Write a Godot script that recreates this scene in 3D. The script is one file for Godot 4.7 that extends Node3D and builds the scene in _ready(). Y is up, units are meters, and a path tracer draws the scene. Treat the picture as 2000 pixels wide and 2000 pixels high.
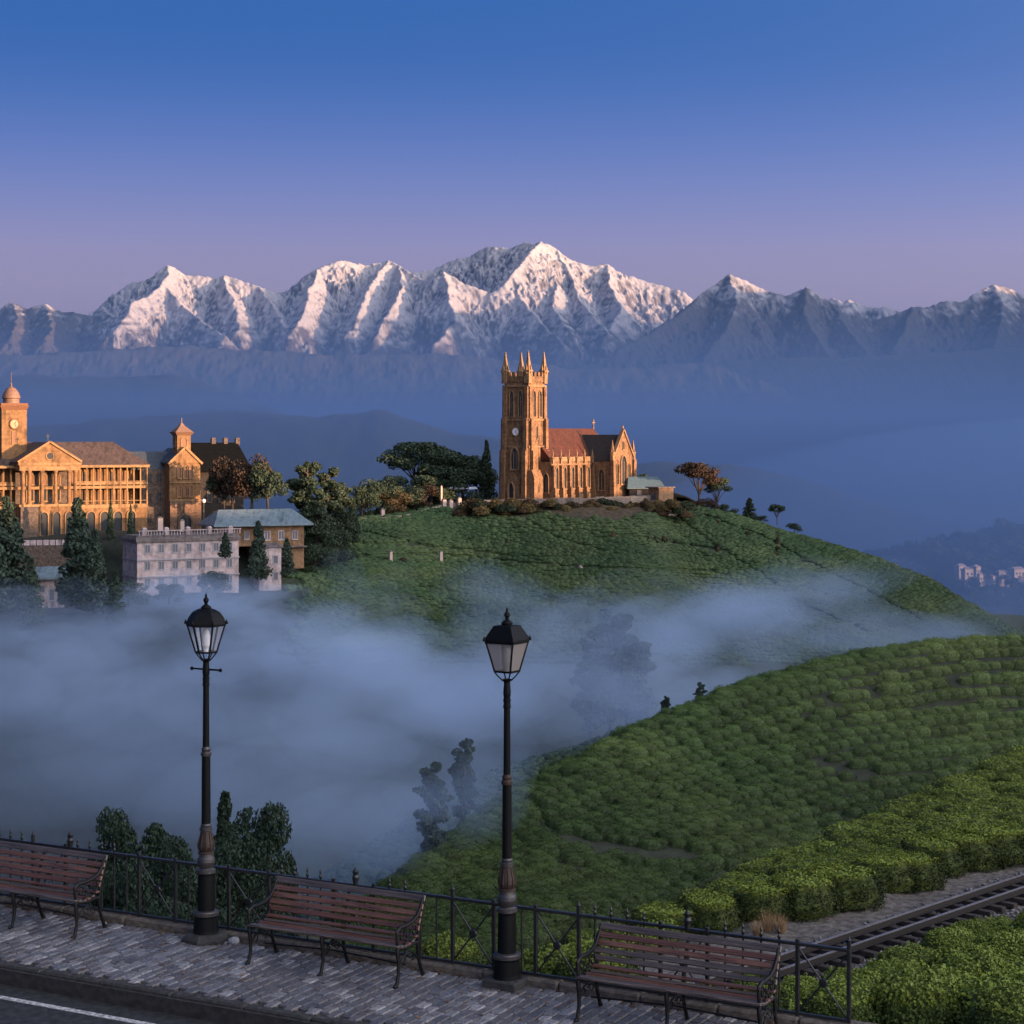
extends Node3D
# A hill station at dawn: promenade with benches and lamps, misty valley, church on a tea hill, snow range behind.
# World: y up, metres, promenade level y = 0; the camera looks along -Z.

const F := 3750.0
const EYE := 6.2
const TURN := -0.4927          # the promenade runs across the view at this turn
const TRACK0 := Vector2(5.03, 36.6)
const SUN_AZ := 60.0
const SUN_EL := 4.5
const PALE := 0.6

var rng := RandomNumberGenerator.new()
var mats := {}
var texs := {}
var used := {}
var N1 := FastNoiseLite.new()
var N2 := FastNoiseLite.new()
var N3 := FastNoiseLite.new()


func at(px: float, py: float, d: float) -> Vector3:
	return Vector3((px - 1000.0) / F * d, EYE - (py - 850.0) / F * d, -d)


func prom(x: float, y: float, z: float) -> Vector3:   # promenade axes: x along the fence, z towards the road
	return Vector3(-5.08 + 0.881 * x - 0.473 * z, y, -24.5 + 0.473 * x + 0.881 * z)


# ---------------------------------------------------------------- mesh collector
class MB:
	var v := PackedVector3Array()
	var n := PackedVector3Array()
	var c := PackedColorArray()
	var i := PackedInt32Array()
	var col := Color(1, 1, 1)

	func tri(a: Vector3, b: Vector3, d: Vector3) -> void:   # counter-clockwise seen from outside
		var nn := (b - a).cross(d - a).normalized()
		var k := v.size()
		v.append(a); v.append(b); v.append(d)
		for q in 3:
			n.append(nn); c.append(col)
		i.append(k); i.append(k + 2); i.append(k + 1)

	func quad(a: Vector3, b: Vector3, d: Vector3, e: Vector3) -> void:
		var nn := (d - a).cross(e - b).normalized()
		var k := v.size()
		v.append(a); v.append(b); v.append(d); v.append(e)
		for q in 4:
			n.append(nn); c.append(col)
		i.append(k); i.append(k + 2); i.append(k + 1)
		i.append(k); i.append(k + 3); i.append(k + 2)

	func box(p: Vector3, s: Vector3, b := Basis()) -> void:
		hexa(p, s, s, b)

	func hexa(p: Vector3, s: Vector3, top: Vector3, b := Basis()) -> void:   # a box whose top may be narrower; p is the centre
		var q := []
		for y in [-0.5, 0.5]:
			var w := s if y < 0 else top
			for xz in [[-0.5, -0.5], [0.5, -0.5], [0.5, 0.5], [-0.5, 0.5]]:
				q.append(p + b * Vector3(xz[0] * w.x, y * s.y, xz[1] * w.z))
		quad(q[4], q[7], q[6], q[5])
		quad(q[0], q[1], q[2], q[3])
		quad(q[3], q[2], q[6], q[7])
		quad(q[1], q[0], q[4], q[5])
		quad(q[2], q[1], q[5], q[6])
		quad(q[0], q[3], q[7], q[4])

	func bbox(p: Vector3, s: Vector3, r: float, b := Basis()) -> void:   # chamfered box
		var h := s / 2
		r = minf(r, minf(h.x, minf(h.y, h.z)) * 0.9)
		var g := func(sx, sy, sz, ax): # corner point belonging to the face of axis ax
			var w := Vector3(sx * (h.x - (0.0 if ax == 0 else r)), sy * (h.y - (0.0 if ax == 1 else r)), sz * (h.z - (0.0 if ax == 2 else r)))
			return p + b * w
		for s1 in [-1, 1]:
			face(g.call(s1, -1, -1, 0), g.call(s1, 1, -1, 0), g.call(s1, 1, 1, 0), g.call(s1, -1, 1, 0), p)
			face(g.call(-1, s1, -1, 1), g.call(1, s1, -1, 1), g.call(1, s1, 1, 1), g.call(-1, s1, 1, 1), p)
			face(g.call(-1, -1, s1, 2), g.call(1, -1, s1, 2), g.call(1, 1, s1, 2), g.call(-1, 1, s1, 2), p)
			for s2 in [-1, 1]:
				face(g.call(s1, s2, -1, 0), g.call(s1, s2, 1, 0), g.call(s1, s2, 1, 1), g.call(s1, s2, -1, 1), p)
				face(g.call(s1, -1, s2, 0), g.call(s1, 1, s2, 0), g.call(s1, 1, s2, 2), g.call(s1, -1, s2, 2), p)
				face(g.call(-1, s1, s2, 1), g.call(1, s1, s2, 1), g.call(1, s1, s2, 2), g.call(-1, s1, s2, 2), p)
				for s3 in [-1, 1]:
					var a: Vector3 = g.call(s1, s2, s3, 0)
					var bb: Vector3 = g.call(s1, s2, s3, 1)
					var cc: Vector3 = g.call(s1, s2, s3, 2)
					if (bb - a).cross(cc - a).dot(a - p) > 0:
						tri(a, bb, cc)
					else:
						tri(a, cc, bb)

	func face(a: Vector3, b: Vector3, d: Vector3, e: Vector3, inside: Vector3) -> void:   # a quad turned away from «inside»
		if (d - a).cross(e - b).dot((a + b + d + e) / 4 - inside) > 0:
			quad(a, b, d, e)
		else:
			quad(e, d, b, a)

	func bar(a: Vector3, b: Vector3, w: float, h: float, up := Vector3.UP) -> void:
		var z := (b - a).normalized()
		var x := up.cross(z).normalized()
		if x.length() < 0.1:
			x = Vector3.RIGHT.cross(z).normalized()
		box((a + b) / 2, Vector3(w, h, (b - a).length()), Basis(x, z.cross(x), z))

	func tube(p: Array, r: Array, sides := 8, cap := true) -> void:
		var k := v.size()
		var x := Vector3.ZERO
		for j in p.size():
			var t: Vector3 = (p[mini(j + 1, p.size() - 1)] - p[maxi(j - 1, 0)]).normalized()
			if j == 0:
				x = t.cross(Vector3.UP if absf(t.y) < 0.9 else Vector3.RIGHT).normalized()
			x = (x - t * x.dot(t)).normalized()
			var y := t.cross(x)
			var rr: float = r[mini(j, r.size() - 1)]
			for s in sides:
				var a := TAU * s / sides
				var o := x * cos(a) + y * sin(a)
				v.append(p[j] + o * rr); n.append(o); c.append(col)
		for j in p.size() - 1:
			for s in sides:
				var a := k + j * sides + s
				var b := k + j * sides + (s + 1) % sides
				for q in [a, b + sides, b, a, a + sides, b + sides]:
					i.append(q)
		if cap:
			for e in [0, p.size() - 1]:
				for s in range(1, sides - 1):
					var o: int = k + e * sides
					if e == 0:
						i.append(o); i.append(o + s); i.append(o + s + 1)
					else:
						i.append(o); i.append(o + s + 1); i.append(o + s)

	func lathe(prof: Array, sides: int, o := Vector3.ZERO, turn := 0.0, flat := false) -> void:   # prof: Vector2(radius, height) from the bottom up
		if flat:
			for j in prof.size() - 1:
				for s in sides:
					var a0 := TAU * s / sides + turn
					var a1 := TAU * (s + 1) / sides + turn
					var p: Vector2 = prof[j]
					var q: Vector2 = prof[j + 1]
					var d0 := Vector3(sin(a0), 0, cos(a0))
					var d1 := Vector3(sin(a1), 0, cos(a1))
					var A := o + d0 * p.x + Vector3(0, p.y, 0)
					var B := o + d1 * p.x + Vector3(0, p.y, 0)
					var C := o + d1 * q.x + Vector3(0, q.y, 0)
					var D := o + d0 * q.x + Vector3(0, q.y, 0)
					if q.x < 1e-5:
						tri(A, B, C)
					elif p.x < 1e-5:
						tri(A, C, D)
					else:
						quad(A, B, C, D)
			return
		for j in prof.size() - 1:
			var p: Vector2 = prof[j]
			var q: Vector2 = prof[j + 1]
			var k := v.size()
			var nv := Vector2(q.y - p.y, p.x - q.x).normalized()
			for s in sides:
				var a := TAU * s / sides + turn
				var d := Vector3(sin(a), 0, cos(a))
				var nn := (d * nv.x + Vector3(0, nv.y, 0)).normalized()
				v.append(o + d * p.x + Vector3(0, p.y, 0)); v.append(o + d * q.x + Vector3(0, q.y, 0))
				n.append(nn); n.append(nn); c.append(col); c.append(col)
			for s in sides:
				var a := k + s * 2
				var b := k + (s + 1) % sides * 2
				for w in [a, b + 1, b, a, a + 1, b + 1]:
					i.append(w)

	func ball(p: Vector3, r: Vector3, rings := 6, sides := 8) -> void:
		var k := v.size()
		for y in rings + 1:
			var f := PI * y / rings
			for s in sides:
				var a := TAU * s / sides
				var d := Vector3(sin(f) * sin(a), cos(f), sin(f) * cos(a))
				v.append(p + d * r); n.append((d / r).normalized()); c.append(col)
		for y in rings:
			for s in sides:
				var a := k + y * sides + s
				var b := k + y * sides + (s + 1) % sides
				for w in [a, b + sides, a + sides, a, b, b + sides]:
					i.append(w)

	func slab(poly: PackedVector2Array, b: Basis, o: Vector3, depth: float) -> void:   # an outline in the plane of b.x, b.y (anticlockwise), with thickness along b.z
		var t := Geometry2D.triangulate_polygon(poly)
		for j in range(0, t.size(), 3):
			var p := []
			for w in 3:
				p.append(o + b * Vector3(poly[t[j + w]].x, poly[t[j + w]].y, depth / 2))
			if (p[1] - p[0]).cross(p[2] - p[0]).dot(b.z) < 0:
				p = [p[0], p[2], p[1]]
			tri(p[0], p[1], p[2])
			tri(p[0] - b.z * depth, p[2] - b.z * depth, p[1] - b.z * depth)
		for j in poly.size():
			var A := poly[j]
			var B := poly[(j + 1) % poly.size()]
			var p0 := o + b * Vector3(A.x, A.y, depth / 2)
			var p1 := o + b * Vector3(B.x, B.y, depth / 2)
			quad(p0, p0 - b.z * depth, p1 - b.z * depth, p1)

	func mesh() -> ArrayMesh:
		var a := []
		a.resize(Mesh.ARRAY_MAX)
		a[Mesh.ARRAY_VERTEX] = v
		if n.size() == v.size():
			a[Mesh.ARRAY_NORMAL] = n
		a[Mesh.ARRAY_COLOR] = c
		a[Mesh.ARRAY_INDEX] = i
		var m := ArrayMesh.new()
		m.add_surface_from_arrays(Mesh.PRIMITIVE_TRIANGLES, a)
		return m


# ---------------------------------------------------------------- names, things and parts
func numbered(called: String) -> String:
	var k: int = used.get(called, 0)
	used[called] = k + 1
	return called if k == 0 else "%s_%03d" % [called, k]


func tag(o: Node, label: String, category: String, group := "") -> Node:
	o.set_meta("label", label)
	o.set_meta("category", category)
	if group:
		o.set_meta("group", group)
	return o


func thing(called: String, label: String, category: String, p := Vector3.ZERO, turn := 0.0, group := "") -> Node3D:
	var o := Node3D.new()
	o.name = numbered(called)
	add_child(o)
	o.position = p
	o.rotation.y = turn
	tag(o, label, category, group)
	return o


func obj(called: String, mesh: Variant, m: Material, parent: Node = null, p := Vector3.ZERO) -> MeshInstance3D:
	var o := MeshInstance3D.new()
	o.mesh = mesh.mesh() if mesh is MB else mesh
	o.material_override = m
	o.position = p
	if parent == null:
		o.name = numbered(called)
		add_child(o)
	else:
		var key := "%d/%s" % [parent.get_instance_id(), called]
		o.name = numbered(key).substr(key.length() - called.length())
		parent.add_child(o, true)
	return o


func struct(called: String, mesh: Variant, m: Material, parent: Node = null) -> MeshInstance3D:
	var o := obj(called, mesh, m, parent)
	if parent == null:
		o.set_meta("kind", "structure")
	return o


func dup(o: Node3D, p: Vector3, turn: float, scale := 1.0, label := "", group := "") -> Node3D:
	var base := String(o.name).rstrip("0123456789").trim_suffix("_")
	var c: Node3D = o.duplicate()
	c.name = numbered(base)
	add_child(c)
	c.position = p
	c.rotation.y = turn
	c.scale = Vector3.ONE * scale
	if label:
		c.set_meta("label", label)
	if group:
		c.set_meta("group", group)
	return c


func scatter(called: String, mesh: Mesh, m: Material, where: Array, colors: PackedColorArray, parent: Node = null) -> MultiMeshInstance3D:
	var mm := MultiMesh.new()
	mm.transform_format = MultiMesh.TRANSFORM_3D
	mm.use_colors = true
	mm.mesh = mesh
	mm.instance_count = where.size()
	for k in where.size():
		mm.set_instance_transform(k, where[k])
		mm.set_instance_color(k, colors[k])
	var o := MultiMeshInstance3D.new()
	o.multimesh = mm
	o.material_override = m
	o.name = numbered(called) if parent == null else called
	o.set_meta("kind", "stuff")
	(self if parent == null else parent).add_child(o, true)
	return o


# ---------------------------------------------------------------- materials
func tex(key: String, freq: float, lo: float, hi: float, octaves := 4, kind := FastNoiseLite.TYPE_SIMPLEX_SMOOTH, side := 512, stretch := Vector2.ONE) -> Texture2D:
	if texs.has(key):
		return texs[key]
	var f := FastNoiseLite.new()
	f.noise_type = kind
	f.frequency = freq
	f.seed = key.hash() % 1000
	f.fractal_type = FastNoiseLite.FRACTAL_FBM
	f.fractal_octaves = octaves
	var g := Gradient.new()
	g.set_color(0, Color(lo, lo, lo))
	g.set_color(1, Color(hi, hi, hi))
	var t := NoiseTexture2D.new()
	t.width = side
	t.height = side
	t.noise = f
	t.seamless = true
	t.color_ramp = g
	texs[key] = t
	return t


func mat(key: String, col: Color, rough := 0.85, tile := 0.0, depth := 0.0, contrast := 0.35, metal := 0.0, spec := 0.4) -> StandardMaterial3D:
	# col is linear; vertex and copy colours multiply it. tile: metres of one repeat of the tone texture; depth: relief in cm
	if mats.has(key):
		return mats[key]
	var m := StandardMaterial3D.new()
	m.resource_name = key
	m.albedo_color = col.linear_to_srgb()
	m.vertex_color_use_as_albedo = true
	m.roughness = rough
	m.metallic = metal
	m.metallic_specular = spec
	m.cull_mode = BaseMaterial3D.CULL_DISABLED
	if tile > 0:
		m.albedo_texture = tex("tone%d" % int(contrast * 100), 0.012, 1.0 - contrast, 1.0, 6)
		m.uv1_triplanar = true
		m.uv1_world_triplanar = true
		m.uv1_scale = Vector3.ONE / tile
		if depth > 0:
			m.heightmap_enabled = true
			m.heightmap_texture = tex("relief", 0.03, 0.0, 1.0, 5)
			m.heightmap_scale = depth
	if key in WEATHERED:   # rain streaks and soot: noise drawn out downwards
		m.detail_enabled = true
		m.detail_albedo = streaks()
		m.detail_blend_mode = BaseMaterial3D.BLEND_MODE_MUL
		m.detail_uv_layer = BaseMaterial3D.DETAIL_UV_2
		m.uv2_triplanar = true
		m.uv2_world_triplanar = true
		m.uv2_scale = Vector3(0.09, 0.05, 0.09)
	mats[key] = m
	return m


const WEATHERED := ["church stone", "church trim", "church roof", "school stone", "school trim", "school roof", "white wall", "ochre wall", "brown stone", "grey slab", "blue tin roof"]


func streaks() -> Texture2D:
	if texs.has("streaks"):
		return texs["streaks"]
	var f := FastNoiseLite.new()
	f.frequency = 0.01
	f.fractal_octaves = 5
	f.seed = 77
	var im := Image.create(256, 256, false, Image.FORMAT_RGB8)
	for y in 256:
		for x in 256:
			var k := 0.97 + 0.4 * f.get_noise_2d(x * 4.5, y * 0.8) + 0.42 * f.get_noise_2d(x * 2.0 + 500.0, y * 2.2)
			k = clampf(k, 0.5, 1.0)
			im.set_pixel(x, y, Color(k, k * 0.985, k * 0.96))
	texs["streaks"] = ImageTexture.create_from_image(im)
	return texs["streaks"]


func leafmat(key: String, col: Color, back := 0.25) -> StandardMaterial3D:
	var m := mat(key, col, 0.6, 0, 0, 0, 0, 0.25)
	m.backlight_enabled = true
	m.backlight = Color(back, back, back)
	return m


# ---------------------------------------------------------------- lofted ground
func crom(a: Vector3, b: Vector3, c: Vector3, d: Vector3, t: float) -> Vector3:
	return b.cubic_interpolate(c, a, d, t)


func resample(row: Array, n: int) -> PackedVector3Array:
	var out := PackedVector3Array()
	var m := row.size()
	for k in n:
		var f := float(k) / (n - 1) * (m - 1)
		var j := mini(int(f), m - 2)
		out.append(crom(row[maxi(j - 1, 0)], row[j], row[j + 1], row[mini(j + 2, m - 1)], f - j))
	return out


func loft(rows: Array, nu: int, nv: int) -> Array:   # Array of PackedVector3Array
	var wide := []
	for r in rows:
		wide.append(resample(r, nu))
	var out := []
	for k in nv:
		out.append(PackedVector3Array())
		out[k].resize(nu)
	for u in nu:
		var col := []
		for r in wide:
			col.append(r[u])
		var c := resample(col, nv)
		for k in nv:
			out[k][u] = c[k]
	return out


func grid_mesh(g: Array, color: Callable, normals := true) -> ArrayMesh:
	var nv := g.size()
	var nu: int = g[0].size()
	var mb := MB.new()
	mb.v.resize(nu * nv)
	mb.c.resize(nu * nv)
	if normals:
		mb.n.resize(nu * nv)
	for k in nv:
		var row: PackedVector3Array = g[k]
		var up: PackedVector3Array = g[maxi(k - 1, 0)]
		var dn: PackedVector3Array = g[mini(k + 1, nv - 1)]
		for u in nu:
			var j := k * nu + u
			var nn := (row[mini(u + 1, nu - 1)] - row[maxi(u - 1, 0)]).cross(up[u] - dn[u]).normalized()
			if nn.y < 0:
				nn = -nn
			mb.v[j] = row[u]
			if normals:
				mb.n[j] = nn
			mb.c[j] = color.call(row[u], nn)
	mb.i.resize((nu - 1) * (nv - 1) * 6)
	var flip: bool = (g[0][1] - g[0][0]).cross(g[1][0] - g[0][0]).y > 0
	var w := 0
	for k in nv - 1:
		for u in nu - 1:
			var a := k * nu + u
			var b := a + 1
			var c := a + nu
			var d := c + 1
			if flip:
				mb.i[w] = a; mb.i[w + 1] = c; mb.i[w + 2] = b; mb.i[w + 3] = b; mb.i[w + 4] = c; mb.i[w + 5] = d
			else:
				mb.i[w] = a; mb.i[w + 1] = b; mb.i[w + 2] = c; mb.i[w + 3] = b; mb.i[w + 4] = d; mb.i[w + 5] = c
			w += 6
	return mb.mesh()


func on_grid(g: Array, u: float, v: float) -> Vector3:
	var nv := g.size()
	var nu: int = g[0].size()
	u = clampf(u, 0, 0.9999) * (nu - 1)
	v = clampf(v, 0, 0.9999) * (nv - 1)
	var a := int(u)
	var b := int(v)
	return g[b][a].lerp(g[b][a + 1], u - a).lerp(g[b + 1][a].lerp(g[b + 1][a + 1], u - a), v - b)


func px_rows(cols: Array, table: Array) -> Array:   # table rows: [[py...], [d...]]; or ["y", heights, depths]
	var rows := []
	for t in table:
		var r := []
		for k in cols.size():
			if t[0] is String:
				var d: float = t[2][k] if t[2] is Array else float(t[2])
				var y: float = t[1][k] if t[1] is Array else float(t[1])
				r.append(Vector3((cols[k] - 1000.0) / F * d, y, -d))
			else:
				r.append(at(cols[k], t[0][k], t[1][k]))
		rows.append(r)
	return rows


func smooth(a: float, b: float, x: float) -> float:
	return smoothstep(a, b, x)


# ---------------------------------------------------------------- mountains
var seg := PackedFloat32Array()   # 8 numbers a ridge piece: ax az ay bx bz by slope rock


func ridge(pts: Array, slope := 0.9, rock := 0.0) -> void:   # pts: [px, py, depth in km]
	for k in pts.size() - 1:
		var a := at(pts[k][0], pts[k][1], pts[k][2] * 1000.0)
		var b := at(pts[k + 1][0], pts[k + 1][1], pts[k + 1][2] * 1000.0)
		for x in [a.x, a.z, a.y, b.x, b.z, b.y, slope, rock]:
			seg.append(x)


func snow_range() -> void:
	# skylines and spurs of the range, read off the photograph and set at their distances
	ridge([[-420, 640, 20], [-200, 600, 20], [-60, 606, 19.8], [0, 603, 19.8], [23, 589, 19.8], [54, 603, 19.8], [89, 593, 19.8], [120, 610, 19.8], [145, 609, 19.8], [174, 617, 19.8]], 0.8, 0.5)
	ridge([[174, 617, 20.6], [199, 596, 20.8], [254, 552, 20.8], [297, 545, 20.7], [330, 516, 20.4], [357, 534, 20.4], [399, 538, 20.4], [422, 543, 20.4], [435, 537, 20.4], [467, 545, 20.4], [504, 558, 20.3], [543, 572, 20.3]])
	ridge([[330, 516, 20.4], [328, 532, 20.1], [320, 552, 19.7], [296, 574, 19.3], [262, 588, 18.9], [236, 632, 18.2]], 0.9)
	ridge([[322, 556, 19.7], [352, 590, 19.2], [390, 625, 18.6], [440, 655, 18.0]], 1.0)
	ridge([[435, 537, 20.4], [450, 572, 19.8], [462, 600, 19.3], [470, 640, 18.6]], 1.1)
	ridge([[504, 558, 20.3], [536, 600, 19.5], [556, 640, 18.7]], 1.1)
	ridge([[89, 593, 19.8], [100, 625, 19.0], [90, 665, 18.2]], 0.9, 0.5)
	ridge([[23, 589, 19.8], [35, 620, 19.2], [20, 660, 18.3]], 0.9, 0.5)
	ridge([[199, 596, 20], [215, 620, 19.3], [190, 650, 18.6]], 0.9, 0.3)
	ridge([[543, 572, 21.0], [565, 566, 20.9], [594, 541, 20.7], [623, 524, 20.4], [667, 506, 20.5], [699, 514, 20.6], [717, 517, 20.6], [759, 507, 20.6], [779, 518, 20.5], [801, 532, 20.2], [830, 548, 19.9], [870, 530, 19.7], [905, 553, 19.6], [960, 572, 19.5], [985, 556, 19.6], [1005, 533, 19.8], [1025, 503, 20.1], [1045, 481, 20.5], [1056, 471, 20.9]])
	ridge([[623, 524, 20.4], [606, 560, 19.8], [600, 596, 19.2], [575, 640, 18.4]], 1.0)
	ridge([[759, 507, 20.6], [728, 545, 20.0], [712, 580, 19.4], [690, 640, 18.5]], 0.9)
	ridge([[779, 518, 20.5], [785, 560, 19.6], [760, 610, 18.8], [730, 660, 18.1]], 1.1)
	ridge([[870, 530, 19.7], [876, 580, 18.9], [890, 625, 18.3], [850, 670, 17.6]], 1.1)
	ridge([[1000, 560, 19.8], [1030, 600, 19.0], [1060, 635, 18.4], [1100, 670, 17.8]], 1.1)
	ridge([[760, 545, 22.0], [801, 532, 22.0], [841, 526, 22.0], [884, 507, 22.0], [917, 499, 21.9], [953, 481, 21.8], [996, 484, 21.6], [1027, 473, 21.4], [1043, 477, 21.2], [1056, 470, 21.0], [1087, 486, 21.0], [1116, 506, 21.0], [1152, 519, 21.0], [1187, 514, 21.0], [1217, 535, 21.0], [1248, 545, 21.0], [1305, 561, 20.9], [1336, 571, 20.8], [1357, 587, 20.7], [1420, 600, 20.6]])
	ridge([[1056, 470, 21.0], [1080, 520, 20.4], [1088, 560, 19.8], [1078, 595, 19.3], [1110, 640, 18.5]], 1.2)
	ridge([[1087, 486, 21.0], [1120, 545, 20.2], [1130, 580, 19.7], [1160, 620, 19.0], [1190, 650, 18.4]], 1.2)
	ridge([[1187, 514, 21.0], [1192, 560, 20.3], [1215, 600, 19.6], [1190, 645, 18.8]], 1.2)
	ridge([[1360, 592, 18.9], [1380, 566, 18.9], [1424, 534, 19.0], [1455, 545, 19.0], [1497, 566, 19.0], [1541, 577, 18.9], [1575, 559, 18.8], [1603, 576, 18.8], [1626, 590, 18.8], [1665, 600, 18.8], [1700, 628, 18.8]], 0.9, 0.45)
	ridge([[1626, 580, 19.6], [1644, 592, 19.5], [1660, 584, 19.5], [1704, 602, 19.4], [1725, 598, 19.3], [1756, 608, 19.2]], 0.8, 0.1)
	ridge([[1700, 628, 18.8], [1756, 609, 18.8], [1782, 598, 18.8], [1802, 601, 18.8], [1849, 586, 18.9], [1875, 590, 18.9], [1908, 570, 19.0], [1942, 554, 19.1], [1973, 564, 19.2], [2000, 578, 19.2], [2060, 560, 19.0]], 0.85, 0.5)
	ridge([[1380, 566, 18.9], [1330, 610, 18.4], [1280, 645, 18.0], [1200, 685, 17.5], [1100, 730, 17.0]], 0.8, 0.7)
	ridge([[1424, 534, 19.0], [1440, 590, 18.3], [1420, 640, 17.8], [1380, 690, 17.3]], 0.95, 0.5)
	ridge([[1575, 559, 18.8], [1570, 610, 18.2], [1600, 665, 17.6], [1640, 720, 17.2]], 0.95, 0.8)
	ridge([[1626, 590, 18.8], [1650, 640, 18.0], [1700, 690, 17.5]], 0.95, 0.7)
	ridge([[1782, 598, 18.8], [1770, 640, 18.1], [1740, 690, 17.5]], 0.9, 0.7)
	ridge([[1942, 554, 19.1], [1960, 610, 18.3], [1940, 680, 17.5]], 0.95, 0.4)
	# an unseen spur added east of the view to keep the lower slopes in shade
	ridge([[2090, 575, 19.0], [2169, 552, 18.6], [2264, 478, 17.2], [2359, 432, 16.0], [2500, 395, 14.6]], 0.9, 0.8)
	ridge([[-300, 700, 16.5], [60, 690, 16.6], [350, 672, 16.9], [640, 690, 16.8], [900, 690, 16.7], [1150, 720, 16.4], [1500, 700, 16.4], [1800, 690, 16.5], [2200, 660, 16.6]], 0.5, 1.0)

	N1.seed = 11
	N1.frequency = 0.0011
	N1.fractal_octaves = 4
	N2.seed = 5
	N2.fractal_type = FastNoiseLite.FRACTAL_RIDGED
	N2.frequency = 0.0021
	N2.fractal_octaves = 5
	N3.seed = 23
	N3.frequency = 0.009
	N3.fractal_octaves = 3
	var x0 := -7200.0
	var nx := 1130
	var dx := 12.4
	var dists := []
	var d := 14500.0
	while d < 22300.0:
		dists.append(d)
		d += 90.0 if d < 17500 else 26.0
	var cell := 300.0
	var near := []
	var ncell := int(nx * dx / cell) + 2
	for k in ncell:
		near.append(PackedInt32Array())
	for s in seg.size() / 8:
		var lo := minf(seg[s * 8], seg[s * 8 + 3]) - 1250.0
		var hi := maxf(seg[s * 8], seg[s * 8 + 3]) + 1250.0
		for k in range(maxi(0, int((lo - x0) / cell)), mini(ncell, int((hi - x0) / cell) + 1)):
			near[k].append(s * 8)
	var grid := []
	var rocks := {}
	for r in dists.size():
		var row := PackedVector3Array()
		row.resize(nx)
		var z: float = -dists[r]
		for u in nx:
			var x := x0 + u * dx
			var wx := x + 30.0 * N1.get_noise_2d(x * 2.2, z * 2.2) + 14.0 * N3.get_noise_2d(x, z)
			var wz := z + 70.0 * N1.get_noise_2d(x * 2.0 + 900.0, z * 2.0)
			var best := -400.0
			var bd := 1500.0
			var rock := 0.6
			for s in near[int((x - x0) / cell)]:
				var ax := seg[s]
				var az := seg[s + 1]
				var ex := seg[s + 3] - ax
				var ez := seg[s + 4] - az
				var t := clampf(((wx - ax) * ex + (wz - az) * ez) / (ex * ex + ez * ez), 0.0, 1.0)
				var px := wx - ax - ex * t
				var pz := wz - az - ez * t
				var dd := sqrt(px * px + pz * pz)
				var y := seg[s + 2] + (seg[s + 5] - seg[s + 2]) * t - dd * seg[s + 6]
				if y > best:
					best = y
					bd = dd
					rock = seg[s + 7]
			var g := N2.get_noise_2d(x, z * 0.6)
			var wear := 1.0 - 0.8 * smooth(0.85, 1.0, rock)
			best += wear * ((g - 0.35) * minf(bd * 0.24, 90.0) + N3.get_noise_2d(x * 1.3, z * 1.3) * minf(8.0 + bd * 0.2, 60.0) + N3.get_noise_2d(x * 3.1, z * 2.6) * minf(4.0 + bd * 0.1, 26.0))
			row[u] = Vector3(x, maxf(best, -300.0), z)
			rocks[row[u]] = rock
		grid.append(row)
	var m := mat("snow and rock", Color(1, 1, 1), 0.9, 260.0, 0.0, 0.12)
	struct("mountain_range", grid_mesh(grid, func(p: Vector3, nn: Vector3) -> Color:
		var w := N1.get_noise_2d(p.x * 3.0, p.z * 3.0) * 0.5 + N3.get_noise_2d(p.x * 0.7, p.y * 2.0) * 0.6
		var rk: float = rocks.get(p, 0.5)
		var t := smooth(820.0 + rk * 700.0, 1180.0 + rk * 850.0, p.y + w * 620.0)
		t *= smooth(0.36, 0.62, nn.y + w * 0.34)
		var low := Color(0.045, 0.05, 0.04).lerp(Color(0.075, 0.07, 0.07), smooth(300.0, 900.0, p.y))
		return low.lerp(Color(0.39, 0.372, 0.372), t)), m)


func far_hills() -> void:
	var forest := mat("far forest", Color(1, 1, 1), 0.95, 60.0, 0.0, 0.5)
	N1.frequency = 0.004
	var rough := func(g: Array, amp: float) -> Array:
		for r in g:
			for u in r.size():
				var p: Vector3 = r[u]
				r[u].y += amp * (N1.get_noise_2d(p.x, p.z) + 0.4 * N3.get_noise_2d(p.x, p.z))
		return g
	var green := func(p: Vector3, _n: Vector3) -> Color:
		return Color(0.026, 0.036, 0.026) * (1.0 + 0.5 * N3.get_noise_2d(p.x * 0.4, p.z * 0.4))
	var c := [-500, -100, 60, 200, 330, 410, 490, 580, 700, 850]
	var g := loft(px_rows(c, [["y", -250, 8600], [[760, 742, 736, 741, 735, 752, 782, 820, 880, 960], [7600, 7600, 7600, 7600, 7600, 7600, 7600, 7600, 7600, 7600]], ["y", -60, 6900], ["y", -300, 6300]]), 140, 40)
	struct("hill", grid_mesh(rough.call(g, 14.0), green), forest)
	c = [-500, -100, 120, 300, 450, 600, 690, 745, 800, 880, 970, 1060, 1180]
	g = loft(px_rows(c, [["y", -300, 5900], [[850, 838, 832, 818, 808, 815, 811, 804, 822, 846, 862, 885, 930], [5200, 5200, 5200, 5200, 5200, 5200, 5200, 5200, 5200, 5200, 5200, 5200, 5200]], ["y", -110, 4700], ["y", -300, 4100]]), 180, 40)
	struct("hill", grid_mesh(rough.call(g, 10.0), green), forest)
	c = [1000, 1150, 1260, 1350, 1440, 1540, 1640, 1720, 1800, 1900, 2100, 2400]
	g = loft(px_rows(c, [["y", -300, 4700], [[960, 925, 905, 905, 911, 928, 960, 985, 1010, 1035, 1050, 1060], [4000, 4000, 4000, 4000, 4000, 4000, 4000, 4000, 4000, 4000, 4000, 4000]], ["y", -230, 3500], ["y", -320, 3000]]), 150, 36)
	struct("hill", grid_mesh(rough.call(g, 9.0), green), forest)


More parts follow.
